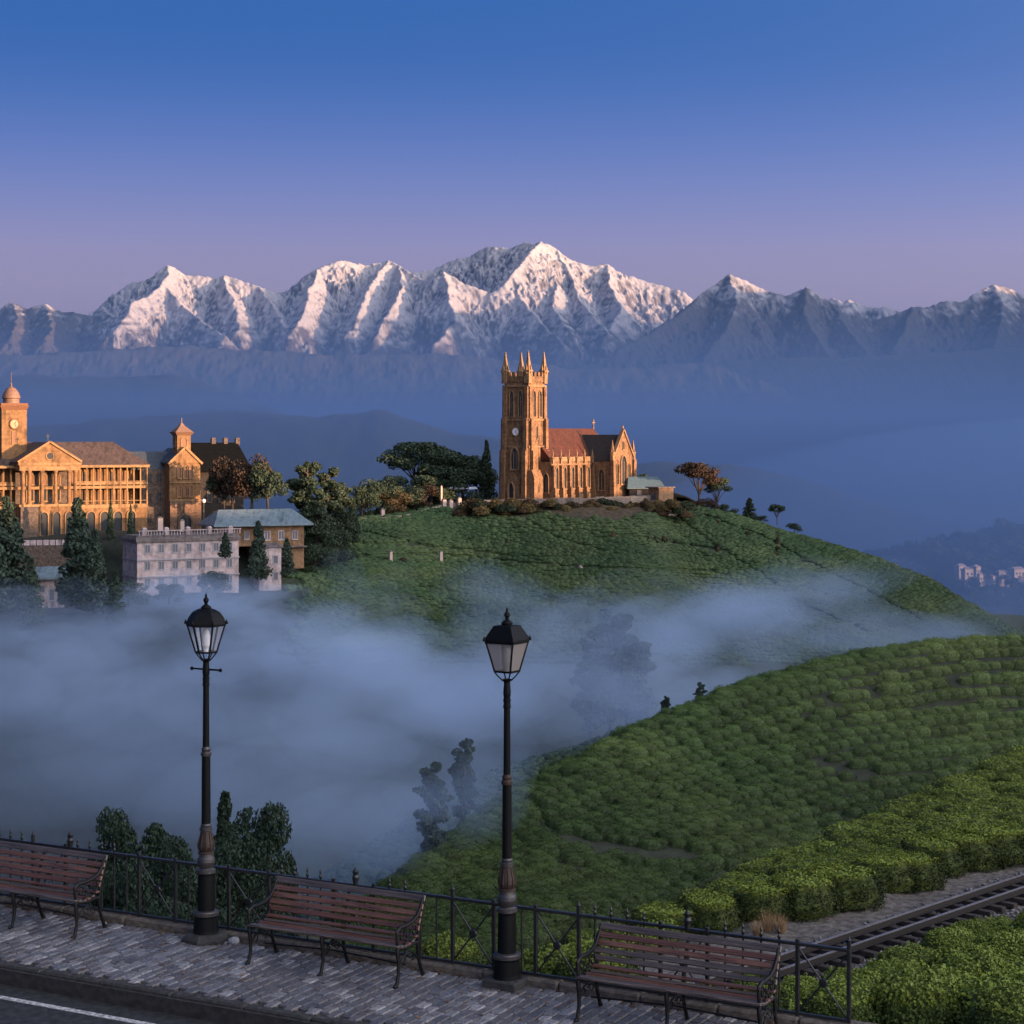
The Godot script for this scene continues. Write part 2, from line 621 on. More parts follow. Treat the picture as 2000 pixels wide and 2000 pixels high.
func distant_town_hill() -> void:
	var c := [1500, 1660, 1740, 1800, 1860, 1920, 1970, 2040, 2150, 2300]
	var g := loft(px_rows(c, [["y", -160, 1900], [[1130, 1110, 1092, 1085, 1072, 1062, 1052, 1040, 1030, 1025], [1500, 1500, 1500, 1500, 1500, 1500, 1500, 1500, 1500, 1500]], [[1180, 1160, 1150, 1140, 1135, 1130, 1130, 1125, 1120, 1120], [1350, 1350, 1350, 1350, 1350, 1350, 1350, 1350, 1350, 1350]], ["y", -150, 1150], ["y", -170, 900]]), 80, 40)
	for r in g:
		for u in r.size():
			r[u].y += 3.0 * N3.get_noise_2d(r[u].x * 2.0, r[u].z * 2.0)
	var hill := struct("wooded_hill", grid_mesh(g, func(_p: Vector3, _n: Vector3) -> Color: return Color(0.03, 0.04, 0.025)), mat("far forest", Color(1, 1, 1)))
	var where := []
	var cols := PackedColorArray()
	for k in 900:
		var p := on_grid(g, rng.randf(), rng.randf_range(0.2, 0.62))
		var s := rng.randf_range(0.5, 0.9)
		where.append(Transform3D(Basis(Vector3.UP, rng.randf() * TAU).scaled(Vector3(s, s * rng.randf_range(0.9, 1.3), s)), p))
		cols.append(Color.WHITE * rng.randf_range(0.7, 1.2))
	var v: Array = tree_mesh("broad", 40, 12.0, 5.0, 420, 1.3)
	scatter("far_wood", v[0], leafmat("dark leaves", Color(0.032, 0.05, 0.03)), where, cols)
	# trees whose outlines stand clear against the haze, then the houses below them
	var spots := [[1790, 1062, 16, "conifer"], [1752, 1075, 9, "broad"], [1830, 1060, 14, "broad"], [1885, 1040, 14, "broad"], [1862, 1046, 12, "broad"], [1915, 1046, 13, "broad"], [1958, 1024, 19, "broad"], [1985, 1030, 16, "broad"], [1812, 1085, 17, "conifer"], [1935, 1050, 12, "broad"]]
	var names := ["pointed conifer at the left end of the hazy wooded hill", "low round tree left of the pointed conifer on the hazy hill", "round tree right of the pointed conifer on the hazy hill", "tallest of the middle trees on the hazy hill crest", "smaller tree left of the hazy crest's middle tree", "broad tree right of the hazy crest's middle tree", "highest tree on the hazy hill above the town", "broad tree right of the highest tree on the hazy hill", "slim conifer lower on the hazy slope, above the tea hill's edge", "low tree between the hazy crest's middle and highest trees"]
	for k in spots.size():
		var s: Array = spots[k]
		var p := at(s[0], s[1] + 26, 1495)
		plant(s[3], 50 + k % 3, Vector3(p.x, p.y - 3.0, p.z), s[2], names[k], "trees on the hazy hill", 0.5)
	var hs := [[1893, 1130, 14, 9, 9, 0.65], [1915, 1138, 10, 8, 8, 0.6], [1938, 1146, 12, 9, 10, 0.7], [1958, 1132, 12, 8, 7, 0.55], [1985, 1128, 14, 9, 8, 0.6], [1905, 1122, 8, 7, 7, 0.6], [1972, 1140, 10, 8, 8, 0.5], [1875, 1118, 9, 7, 6, 0.6]]
	var hn := ["long pale house at the left of the hazy town", "small pale house below the long house in the hazy town", "pink lit house nearest the tea hill's edge in the hazy town", "grey house right of the pink house in the hazy town", "wide pale house at the right edge of the hazy town", "small upper house behind the long pale house of the hazy town", "dull house before the wide pale one in the hazy town", "leftmost small house of the hazy town beside the tall mast-like gable"]
	for k in hs.size():
		var h: Array = hs[k]
		var p := at(h[0], h[1], 1335)
		far_house(hn[k], p, 0.3 + 0.25 * (k % 3), h[2] * 0.75, h[3] * 0.75, h[4] * 0.75, h[5])


func far_house(label: String, p: Vector3, turn: float, w: float, dep: float, h: float, tone: float) -> void:
	var t := thing("town_house", label, "house", p, turn, "houses of the hazy town")
	tone *= 0.42
	var b := MB.new()
	b.box(Vector3(0, h / 2 - 6, 0), Vector3(w, h + 12, dep))
	obj("wall", b, mat("far house %d" % int(tone * 100), Color(tone, tone * 0.9, tone * 0.86), 0.9), t)
	b = MB.new()
	b.hexa(Vector3(0, h + 0.8, 0), Vector3(w + 0.8, 1.6, dep + 0.8), Vector3(w * 0.7, 1.6, 0.3))
	obj("roof", b, mat("far roof", Color(0.2, 0.16, 0.16), 0.8), t)
	for k in 3:
		b = MB.new()
		b.box(Vector3((k - 1) * w * 0.3, h * 0.5, dep / 2), Vector3(w * 0.13, 1.5, 0.12))
		obj("window", b, mat("dark pane", Color(0.02, 0.025, 0.03), 0.2), t)


# ---------------------------------------------------------------- nearer ground
func valley() -> void:
	var soil := mat("valley soil", Color(1, 1, 1), 0.95, 30.0, 0.0, 0.4)
	var rows := []
	for d in [-60.0, 20.0, 60.0, 120.0, 260.0, 500.0, 900.0, 1700.0, 3000.0, 6000.0, 12000.0, 26000.0]:
		var r := []
		for x in [-26000.0, -9000.0, -3000.0, -900.0, -300.0, -100.0, 0.0, 100.0, 300.0, 900.0, 3000.0, 9000.0, 26000.0]:
			r.append(Vector3(x, -24.0 if d < 0 else -40.0 if d < 50 else -66.0 if d < 300 else -110.0 if d < 1000 else -260.0, -d))
		rows.append(r)
	struct("ground", grid_mesh(loft(rows, 90, 90), func(_p: Vector3, _n: Vector3) -> Color: return Color(0.035, 0.05, 0.032)), soil)


var church_grid := []


func church_hill() -> void:
	var c := [-300, 0, 250, 480, 620, 700, 830, 930, 1100, 1250, 1340, 1560, 1750, 2000, 2300]
	var g := loft(px_rows(c, [
		["y", -90, 760],
		["y", -50, 600],
		["y", [-15, -14.5, -14, -14, -15, -15, -12, -9.3, -9.2, -9.5, -12, -24, -30, -45, -60], [450, 450, 450, 450, 450, 462, 480, 495, 500, 495, 480, 460, 440, 400, 360]],
		["y", [-14.2, -14.2, -13.9, -13.9, -14.8, -14.2, -11.8, -9.6, -9.5, -9.6, -11.2, -18.8, -24.8, -37, -50], [410, 410, 410, 415, 425, 444, 460, 470, 470, 468, 465, 450, 428, 390, 352]],
		[[1050, 1050, 1050, 1050, 1040, 1022, 1000, 978, 978, 978, 990, 1048, 1108, 1248, 1400], [372, 372, 368, 382, 402, 425, 438, 444, 441, 442, 450, 432, 410, 375, 340]],
		[[1140, 1140, 1140, 1138, 1120, 1090, 1085, 1080, 1075, 1075, 1080, 1115, 1165, 1285, 1425], [360, 360, 357, 366, 382, 395, 405, 408, 405, 405, 415, 405, 388, 360, 330]],
		[[1260, 1260, 1260, 1250, 1200, 1180, 1180, 1180, 1180, 1180, 1190, 1200, 1240, 1340, 1460], [300, 300, 300, 305, 335, 350, 355, 355, 355, 355, 365, 368, 358, 338, 310]],
		[[1420, 1420, 1420, 1400, 1360, 1330, 1320, 1310, 1310, 1310, 1310, 1320, 1340, 1420, 1500], [255, 255, 255, 258, 275, 290, 300, 302, 302, 302, 308, 312, 312, 300, 285]],
		["y", -52, 215], ["y", -70, 170]]), 300, 170)
	N3.frequency = 0.05
	for r in g:
		for u in r.size():
			var p: Vector3 = r[u]
			r[u].y += 0.5 * N3.get_noise_2d(p.x, p.z) + 0.9 * N3.get_noise_2d(p.x * 0.25, p.z * 0.25)
			if r[u].z < -437.0:
				r[u].y = minf(r[u].y, -9.6 + 0.25 * (maxf(r[u].x - 30.0, 0.0) + maxf(-14.0 - r[u].x, 0.0)))
	church_grid = g
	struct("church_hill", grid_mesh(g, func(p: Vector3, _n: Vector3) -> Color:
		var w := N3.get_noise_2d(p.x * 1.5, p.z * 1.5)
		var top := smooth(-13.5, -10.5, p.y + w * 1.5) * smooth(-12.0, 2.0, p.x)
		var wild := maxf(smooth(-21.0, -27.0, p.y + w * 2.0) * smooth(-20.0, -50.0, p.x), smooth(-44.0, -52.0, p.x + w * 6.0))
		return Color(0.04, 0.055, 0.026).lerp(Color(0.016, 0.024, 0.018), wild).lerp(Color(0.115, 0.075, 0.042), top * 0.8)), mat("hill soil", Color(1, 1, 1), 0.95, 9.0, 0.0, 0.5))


func tea_on_church_hill() -> void:
	# rows of tea along the contours; bare tracks cut through them
	var g := church_grid
	var where := []
	var cols := PackedColorArray()
	var paths := [[[1240, 972], [1320, 1010], [1400, 1070], [1480, 1120], [1560, 1180], [1700, 1240]], [[1380, 1010], [1490, 1050], [1580, 1100], [1680, 1150], [1800, 1215]], [[690, 1088], [860, 1086], [1000, 1100], [1150, 1112], [1400, 1118]], [[680, 1064], [790, 1066], [900, 1075], [1000, 1090]], [[1150, 1040], [1300, 1060], [1420, 1080]], [[700, 1040], [760, 1052], [830, 1068]], [[1000, 1000], [1080, 1050], [1180, 1080]]]
	var nv := 96
	for k in nv:
		var v := 0.43 + 0.38 * k / nv
		var u := rng.randf() * 0.002
		while u < 1.0:
			var p := on_grid(g, u, v)
			var q := on_grid(g, u + 0.002, v)
			var across := (q - p)
			var step := 1.0 / maxf(across.length() / 0.002, 1.0)
			u += step * rng.randf_range(0.85, 1.25)
			var px := 1000.0 + F * p.x / -p.z
			var py := 850.0 + F * (EYE - p.y) / -p.z
			if px > 2080 or py > 1300 or (px < 585 + 70.0 * N3.get_noise_2d(p.x * 3.0, p.z * 3.0)) or (p.y > -12.3 + 1.2 * N3.get_noise_2d(p.x * 2.0, p.z * 2.0) and px > 880 and px < 1345):
				continue
			var gap := 99.0
			for path in paths:
				for j in path.size() - 1:
					var a := Vector2(path[j][0], path[j][1])
					var b := Vector2(path[j + 1][0], path[j + 1][1])
					var e := Geometry2D.get_closest_point_to_segment(Vector2(px, py), a, b) - Vector2(px, py)
					gap = minf(gap, Vector2(e.x * 0.5, e.y).length())
			if gap < 2.6:
				continue
			var w := N3.get_noise_2d(p.x * 0.8, p.z * 0.8)
			if w < -0.62:
				continue
			var s := rng.randf_range(0.8, 1.2)
			var bas := Basis(Vector3.UP, atan2(-across.z, across.x) + rng.randf_range(-0.12, 0.12)).scaled(Vector3(s * 1.5, s * rng.randf_range(1.0, 1.4), s * 0.95))
			where.append(Transform3D(bas, p - Vector3(0, 0.15, 0)))
			var tone := rng.randf_range(0.7, 1.25) * (1.0 + 0.45 * w + 0.5 * N3.get_noise_2d(p.x * 0.25 + 70.0, p.z * 0.25))
			cols.append(Color(tone * (1.0 + 0.3 * w), tone, tone * 0.9))
	scatter("tea_rows", bush_dome(7, 5, 3), leafmat("tea far", Color(0.021, 0.034, 0.0155), 0.1), where, cols)


func bush_dome(seed_: int, sides: int, rings: int) -> ArrayMesh:   # a small uneven cushion, flat-shaded
	var r := RandomNumberGenerator.new()
	r.seed = seed_
	var mb := MB.new()
	var pts := []
	for y in rings + 1:
		var f := PI / 2 * y / rings
		for s in sides:
			var a := TAU * (s + 0.5 * (y % 2)) / sides
			var k := r.randf_range(0.88, 1.12)
			pts.append(Vector3(cos(a) * sin(f) * 0.72 * k, cos(f) * 0.78 * r.randf_range(0.93, 1.07), sin(a) * sin(f) * 0.6 * k))
	for y in rings:
		for s in sides:
			var a: int = y * sides + s
			var b: int = y * sides + (s + 1) % sides
			if y > 0:
				mb.tri(pts[a], pts[b], pts[b + sides])
			mb.tri(pts[a], pts[b + sides], pts[a + sides])
	mb.n = PackedVector3Array()
	return mb.mesh()


var tea_grid := []


func tea_hill() -> void:
	var c := [500, 700, 800, 900, 1000, 1240, 1500, 1700, 2000, 2300, 2600]
	var back := [[1850, 1790, 1712, 1640, 1563, 1432, 1330, 1280, 1256, 1256, 1256], [110, 120, 125, 132, 140, 152, 162, 168, 172, 172, 172]]
	var g := loft(px_rows(c, [["y", -62, 270],
		["y", [-42, -40, -38, -36, -34, -28, -25, -24, -24, -24, -24], [140, 150, 156, 164, 172, 184, 194, 200, 204, 204, 204]],
		back,
		[[1900, 1850, 1790, 1730, 1660, 1560, 1470, 1420, 1390, 1380, 1380], [104, 112, 116, 121, 127, 138, 148, 153, 157, 157, 157]],
		[[1950, 1900, 1860, 1820, 1770, 1690, 1620, 1570, 1530, 1500, 1500], [98, 106, 110, 114, 118, 127, 136, 141, 145, 145, 145]],
		[[2000, 1980, 1960, 1930, 1900, 1840, 1790, 1750, 1720, 1700, 1700], [92, 98, 101, 104, 108, 116, 124, 129, 133, 133, 133]],
		["y", -32, 84], ["y", -44, 66]]), 180, 130)
	for r in g:
		for u in r.size():
			var p: Vector3 = r[u]
			r[u].y += 0.35 * N3.get_noise_2d(p.x * 1.2, p.z * 1.2)
	tea_grid = g
	struct("tea_hill", grid_mesh(g, func(_p: Vector3, _n: Vector3) -> Color: return Color(0.032, 0.04, 0.024)), mat("hill soil", Color(1, 1, 1)))
	var where := []
	var cols := PackedColorArray()
	var meshes := [[], [], []]
	var tints := [PackedColorArray(), PackedColorArray(), PackedColorArray()]
	var path := [[1050, 1585], [1065, 1625], [1110, 1648], [1180, 1662], [1300, 1672], [1450, 1680]]
	var nv := 29
	for k in nv:
		var v := 0.17 + 0.6 * k / nv
		var sway := rng.randf() * 100.0
		var u := rng.randf() * 0.004
		while u < 1.0:
			var vv := v + 0.004 * N3.get_noise_2d(u * 260.0, sway)
			var p := on_grid(g, u, vv)
			var q := on_grid(g, u + 0.003, vv)
			var across := q - p
			u += 0.003 * 1.2 / maxf(across.length(), 0.05) * rng.randf_range(0.8, 1.2)
			var px := 1000.0 + F * p.x / -p.z
			var py := 850.0 + F * (EYE - p.y) / -p.z
			if px < 660 or px > 2150 or py > 1900:
				continue
			var gap := 99.0
			for j in path.size() - 1:
				var e := Geometry2D.get_closest_point_to_segment(Vector2(px, py), Vector2(path[j][0], path[j][1]), Vector2(path[j + 1][0], path[j + 1][1])) - Vector2(px, py)
				gap = minf(gap, e.length())
			if gap < 12.0 or N3.get_noise_2d(p.x * 3.0, p.z * 3.0) < -0.5:
				continue
			var w := N3.get_noise_2d(p.x * 0.7 + 40.0, p.z * 0.7)
			var s := rng.randf_range(0.72, 1.15)
			var bas := Basis(Vector3.UP, atan2(-across.z, across.x) + rng.randf_range(-0.12, 0.12)).scaled(Vector3(s * 1.55, s * rng.randf_range(1.25, 1.5), s * 0.82))
			var j := rng.randi() % 3
			meshes[j].append(Transform3D(bas, p + Vector3(0, -0.12, 0)))
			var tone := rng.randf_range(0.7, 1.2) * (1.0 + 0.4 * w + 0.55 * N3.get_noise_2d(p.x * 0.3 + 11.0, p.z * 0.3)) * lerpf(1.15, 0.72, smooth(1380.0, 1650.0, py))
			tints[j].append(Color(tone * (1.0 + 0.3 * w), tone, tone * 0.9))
	for j in 3:
		scatter("tea_rows", leafy_cushion(60 + j, 0.72, 0.62, 0.58, 700, 0.075, 0.75, Color(1.5, 1.45, 0.9), 0.3), leafmat("tea mid", Color(0.075, 0.125, 0.05), 0.2), meshes[j], tints[j])  # paler tops and darker sides paint light into the bushes
	# the fold of the valley side behind it
	c = [600, 760, 900, 1020, 1145, 1300, 1500, 1800, 2100]
	var f := loft(px_rows(c, [["y", -66, 300], [[1760, 1645, 1548, 1508, 1468, 1400, 1330, 1290, 1280], [190, 195, 200, 205, 210, 215, 220, 225, 225]], ["y", -48, 165], ["y", -60, 130]]), 80, 50)
	for r in f:
		for u in r.size():
			r[u].y += 0.8 * N3.get_noise_2d(r[u].x, r[u].z)
	struct("hillside", grid_mesh(f, func(_p: Vector3, _n: Vector3) -> Color: return Color(0.04, 0.06, 0.03)), mat("hill soil", Color(1, 1, 1)))
	where = []
	cols = PackedColorArray()
	for k in 9000:
		var p := on_grid(f, rng.randf(), rng.randf_range(0.2, 0.75))
		var s := rng.randf_range(0.9, 1.5)
		where.append(Transform3D(Basis(Vector3.UP, rng.randf() * TAU).scaled(Vector3(s, s, s)), p - Vector3(0, 0.1, 0)))
		var tone := rng.randf_range(0.7, 1.2)
		cols.append(Color(tone, tone, tone))
	scatter("tea_rows", bush_dome(9, 6, 3), leafmat("tea far", Color(0.03, 0.05, 0.02)), where, cols)


func track_axes(x: float, d: float) -> Vector2:   # (across, along): metres beyond the track's middle and along it
	var e := Vector2(x, d) - TRACK0
	return Vector2(-0.72 * e.x + 0.69 * e.y, 0.69 * e.x + 0.72 * e.y)


func near_height(x: float, d: float) -> float:
	var q := (x + 5.08) * 0.473 + (d - 24.5) * 0.881
	var t := track_axes(x, d)
	if q < 0.25:
		return -0.9
	q -= 0.3
	var h := 0.0
	if t.x < -1.3:
		var s := q / (q - t.x - 1.3)
		h = -4.05 * smooth(0.0, 1.0, s * 0.85 + 0.15 * minf(1.0, s * 4.0))
	elif t.x < 2.8:
		h = -4.05
	else:
		var crest := -5.75 + 0.098 * (t.y - 4.2)
		h = lerpf(-4.1, crest, smooth(2.8, 8.0, t.x))
		if t.x > 8.0:
			h -= (t.x - 8.0) * 0.75
	# left of the track's bend the land falls straight from the railing
	var left := smooth(-0.6, -3.2, x)
	h = lerpf(h, minf(h, -q * 0.85), left)
	return h - 0.1 * smooth(0, 1, q) + 0.06 * N3.get_noise_2d(x * 14.0, d * 14.0) * smooth(0.0, 1.0, q)


func near_ground() -> void:
	var g := []
	var d := 12.0
	while d < 95.0:
		var r := PackedVector3Array()
		var x := -34.0
		while x < 44.0:
			r.append(Vector3(x, near_height(x, d), -d))
			x += 0.4
		g.append(r)
		d += 0.4 if d < 60 else 1.0
	struct("embankment", grid_mesh(g, func(p: Vector3, _n: Vector3) -> Color:
		var t := track_axes(p.x, -p.z)
		var w := N3.get_noise_2d(p.x * 20.0, p.z * 20.0)
		var gravel := smooth(-1.9, -1.2, t.x + w * 0.5) * (1.0 - smooth(2.2, 3.2, t.x + w * 0.8))
		var c := Color(0.045, 0.05, 0.028).lerp(Color(0.15, 0.135, 0.12), gravel)
		return c * (1.0 + 0.35 * w)), mat("track soil", Color(1, 1, 1), 0.95, 1.6, 1.2, 0.5))


func shading_hill() -> void:
	# an unseen hill added right of the view, its crest shaped to shade the foreground
	var crest := [[420.0, 46.0], [300.0, 46.0], [180.0, 42.0], [73.0, 36.0], [-7.0, 30.0], [-100.0, 24.0], [-170.0, 20.5], [-240.0, 17.5], [-302.0, 14.3], [-380.0, 9.0], [-470.0, 0.0], [-550.0, -60.0]]
	var rows := []
	for k in [[170.0, -90.0], [90.0, 0.55], [40.0, 0.9], [0.0, 1.0], [-50.0, 0.8], [-150.0, -90.0]]:
		var r := []
		for q in crest:
			var y: float = q[1] if k[1] > 0 else k[1]
			r.append(Vector3(268.0 - k[0], lerpf(-60.0, y, k[1]) if k[1] > 0 else y, q[0]))
		rows.append(r)
	var g := loft(rows, 160, 60)
	for r in g:
		for u in r.size():
			r[u].y += 1.6 * N3.get_noise_2d(r[u].x, r[u].z) + 0.8 * N3.get_noise_2d(r[u].x * 4.0, r[u].z * 4.0)
	struct("hill", grid_mesh(g, func(_p: Vector3, _n: Vector3) -> Color: return Color(0.04, 0.055, 0.03)), mat("hill soil", Color(1, 1, 1)))


# ---------------------------------------------------------------- air
func mist(called: String, p: Vector3, size: Vector3, density: float, col: Color, turn := 0.0, shape := RenderingServer.FOG_VOLUME_SHAPE_ELLIPSOID, roll := 0.0, bank: Node3D = null) -> void:
	var o := FogVolume.new()
	o.shape = shape
	o.size = size
	o.position = p
	o.rotation = Vector3(0, turn, roll)
	var m := FogMaterial.new()
	m.density = density
	m.albedo = col.linear_to_srgb()
	o.material = m
	if bank == null:
		o.name = numbered(called)
		o.set_meta("kind", "stuff")
		add_child(o)
	else:
		o.name = called
		bank.add_child(o, true)


func mist_node() -> Node3D:
	var n := Node3D.new()
	n.name = numbered("mist_bank")
	n.set_meta("kind", "stuff")
	add_child(n)
	return n


func air() -> void:
	var blue := Color(0.06, 0.143, 0.385)
	var high := Color(0.032, 0.085, 0.23)
	# haze lies low over the foothills, thinner above
	mist("haze", Vector3(0, -75, -12750), Vector3(34000, 450, 22500), 0.00031, blue, 0.0, RenderingServer.FOG_VOLUME_SHAPE_BOX)
	mist("haze", Vector3(0, 425, -12750), Vector3(34000, 550, 22500), 0.00006, high, 0.0, RenderingServer.FOG_VOLUME_SHAPE_BOX)
	mist("haze", Vector3(360, -66, -1020), Vector3(640, 170, 900), 0.0016, blue)
	var white := Color(0.46, 0.65, 0.95)
	var r := RandomNumberGenerator.new()
	r.seed = 77
	# px, py, depth, width in px, height in px, thickness m, density
	var body := mist_node()
	for b in [
		[250, 1380, 240, 1500, 300, 120, 0.002], [100, 1500, 190, 900, 330, 70, 0.0015], [520, 1440, 215, 900, 300, 80, 0.002], [640, 1350, 255, 700, 170, 60, 0.005],
		[620, 1580, 165, 700, 260, 50, 0.005], [200, 1620, 160, 700, 260, 50, 0.002], [1010, 1350, 262, 420, 190, 40, 0.006], [700, 1660, 135, 420, 220, 35, 0.007], [1180, 1400, 215, 460, 260, 34, 0.008]]:
		var d: float = b[2]
		mist("puff", at(b[0], b[1], d), Vector3(b[3] / F * d, b[4] / F * d, b[5]), b[6], white, r.randf_range(-0.3, 0.3), RenderingServer.FOG_VOLUME_SHAPE_ELLIPSOID, 0.0, body)
	# torn upper edge and drifting wisps: many small thin puffs. px range, py at its ends, depth range, count, width px, height px, density
	for b in [
		[-80, 300, 1225, 1240, 290, 318, 20, 230, 100, 0.007], [-80, 420, 1290, 1310, 255, 295, 22, 270, 130, 0.0055], [-60, 460, 1370, 1400, 205, 250, 14, 300, 140, 0.005], [330, 660, 1180, 1230, 298, 325, 20, 170, 90, 0.010],
		[150, 520, 1172, 1178, 322, 336, 14, 170, 50, 0.012], [400, 820, 1240, 1300, 240, 290, 30, 200, 115, 0.009], [560, 1030, 1300, 1350, 225, 285, 40, 220, 125, 0.010], [560, 980, 1400, 1430, 195, 240, 22, 240, 130, 0.007],
		[930, 1120, 1265, 1300, 250, 290, 20, 140, 120, 0.010], [1090, 1330, 1265, 1280, 225, 255, 16, 190, 130, 0.010], [560, 800, 1150, 1200, 305, 338, 14, 90, 120, 0.007], [900, 1060, 1190, 1230, 300, 332, 10, 90, 130, 0.008], [1090, 1330, 1370, 1390, 190, 225, 12, 200, 110, 0.010], [1240, 1480, 1240, 1195, 300, 330, 24, 220, 95, 0.0055],
		[1420, 1700, 1205, 1140, 322, 352, 30, 210, 75, 0.0045], [1350, 1950, 1215, 1235, 300, 332, 20, 300, 85, 0.0045], [950, 1450, 1185, 1175, 330, 360, 10, 280, 80, 0.003], [1250, 1560, 1320, 1280, 230, 300, 16, 230, 90, 0.008], [1200, 1480, 1370, 1330, 196, 216, 8, 200, 70, 0.008],
		[0, 700, 1430, 1490, 150, 220, 16, 320, 150, 0.003], [100, 420, 1520, 1570, 120, 160, 8, 280, 130, 0.002], [480, 860, 1540, 1650, 116, 165, 22, 220, 130, 0.006], [830, 1010, 1430, 1530, 135, 190, 12, 190, 120, 0.006], [740, 1000, 1640, 1510, 92, 117, 20, 170, 130, 0.013]]:
		var bank := mist_node()
		for k in b[6]:
			var f: float = (k + r.randf()) / b[6]
			var d := r.randf_range(b[4], b[5])
			var w: float = b[7] * r.randf_range(0.6, 1.3)
			mist("puff", at(lerpf(b[0], b[1], f), lerpf(b[2], b[3], f) + r.randf_range(-0.5, 0.5) * b[8], d), Vector3(w / F * d, b[8] * r.randf_range(0.6, 1.3) / F * d, w * r.randf_range(0.5, 0.9) / F * d), b[9] * r.randf_range(0.6, 1.3), white, r.randf_range(-0.6, 0.6), RenderingServer.FOG_VOLUME_SHAPE_ELLIPSOID, r.randf_range(-0.3, 0.5), bank)


# ---------------------------------------------------------------- plants
func leaf(mb: MB, p: Vector3, out: Vector3, s: float, r: RandomNumberGenerator) -> void:   # one folded leaf or spray: four triangles in two planes
	var nn := (out + Vector3(r.randf_range(-1, 1), r.randf_range(-1, 1), r.randf_range(-1, 1)) * 0.9).normalized()
	var x := nn.cross(Vector3(r.randf_range(-1, 1), r.randf_range(-1, 1), r.randf_range(-1, 1))).normalized()
	var y := nn.cross(x)
	var w := s * r.randf_range(0.28, 0.45)
	var a := p - y * s * 0.5
	var b := p + y * s * 0.5 - nn * s * 0.12
	var k := mb.v.size()
	mb.v.append(a); mb.v.append(p + x * w + nn * s * 0.1); mb.v.append(b); mb.v.append(p - x * w + nn * s * 0.1)
	for q in 4:
		mb.c.append(mb.col)
	mb.i.append(k); mb.i.append(k + 2); mb.i.append(k + 1)
	mb.i.append(k); mb.i.append(k + 3); mb.i.append(k + 2)


func leafy_cushion(seed_: int, rx: float, ry: float, rz: float, n: int, s: float, flat := 0.0, fresh_lit_top := Color(1.25, 1.2, 0.9), old := 0.6) -> ArrayMesh:
	# a clipped tea bush: an uneven body under a skin of leaves; tops pale as new growth and painted light; old darkens the sides as painted shade
	var r := RandomNumberGenerator.new()
	r.seed = seed_
	var f := FastNoiseLite.new()
	f.seed = seed_
	f.frequency = 0.9
	var mb := MB.new()
	var shape := func(d: Vector3) -> Vector3:
		var k := 1.0 + 0.22 * f.get_noise_3d(d.x * 1.6, d.y * 1.6, d.z * 1.6)
		var p := d * k
		p.y = minf(p.y, lerpf(2.0, 0.72, flat))
		return Vector3(p.x * rx, p.y * ry, p.z * rz)
	mb.col = Color(0.45, 0.45, 0.42)  # twiggy core, darkened further as inner shade painted in
	var ring := []
	for y in 6:
		var e := PI * 0.58 * y / 5.0
		for q in 10:
			var a := TAU * q / 10.0
			ring.append(shape.call(Vector3(sin(e) * cos(a), cos(e), sin(e) * sin(a))) * 0.88)
	for y in 5:
		for q in 10:
			var a: int = y * 10 + q
			var b: int = y * 10 + (q + 1) % 10
			mb.tri(ring[a], ring[b], ring[b + 10])
			mb.tri(ring[a], ring[b + 10], ring[a + 10])
	mb.n = PackedVector3Array()
	for k in n:
		var y := r.randf_range(-0.25, 1.0)
		var a := r.randf() * TAU
		var q := sqrt(maxf(0.0, 1.0 - y * y))
		var d := Vector3(q * cos(a), y, q * sin(a))
		var p: Vector3 = shape.call(d) * r.randf_range(0.9, 1.04)
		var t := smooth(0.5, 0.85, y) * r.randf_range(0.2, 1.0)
		mb.col = (Color(0.92, 1.04, 1.0) * old).lerp(fresh_lit_top, t) * r.randf_range(0.75, 1.2)  # leaf colour carries top light and side shade by height
		leaf(mb, p, (d + Vector3(0, 0.3, 0)).normalized(), s * r.randf_range(0.7, 1.2), r)
	return mb.mesh()


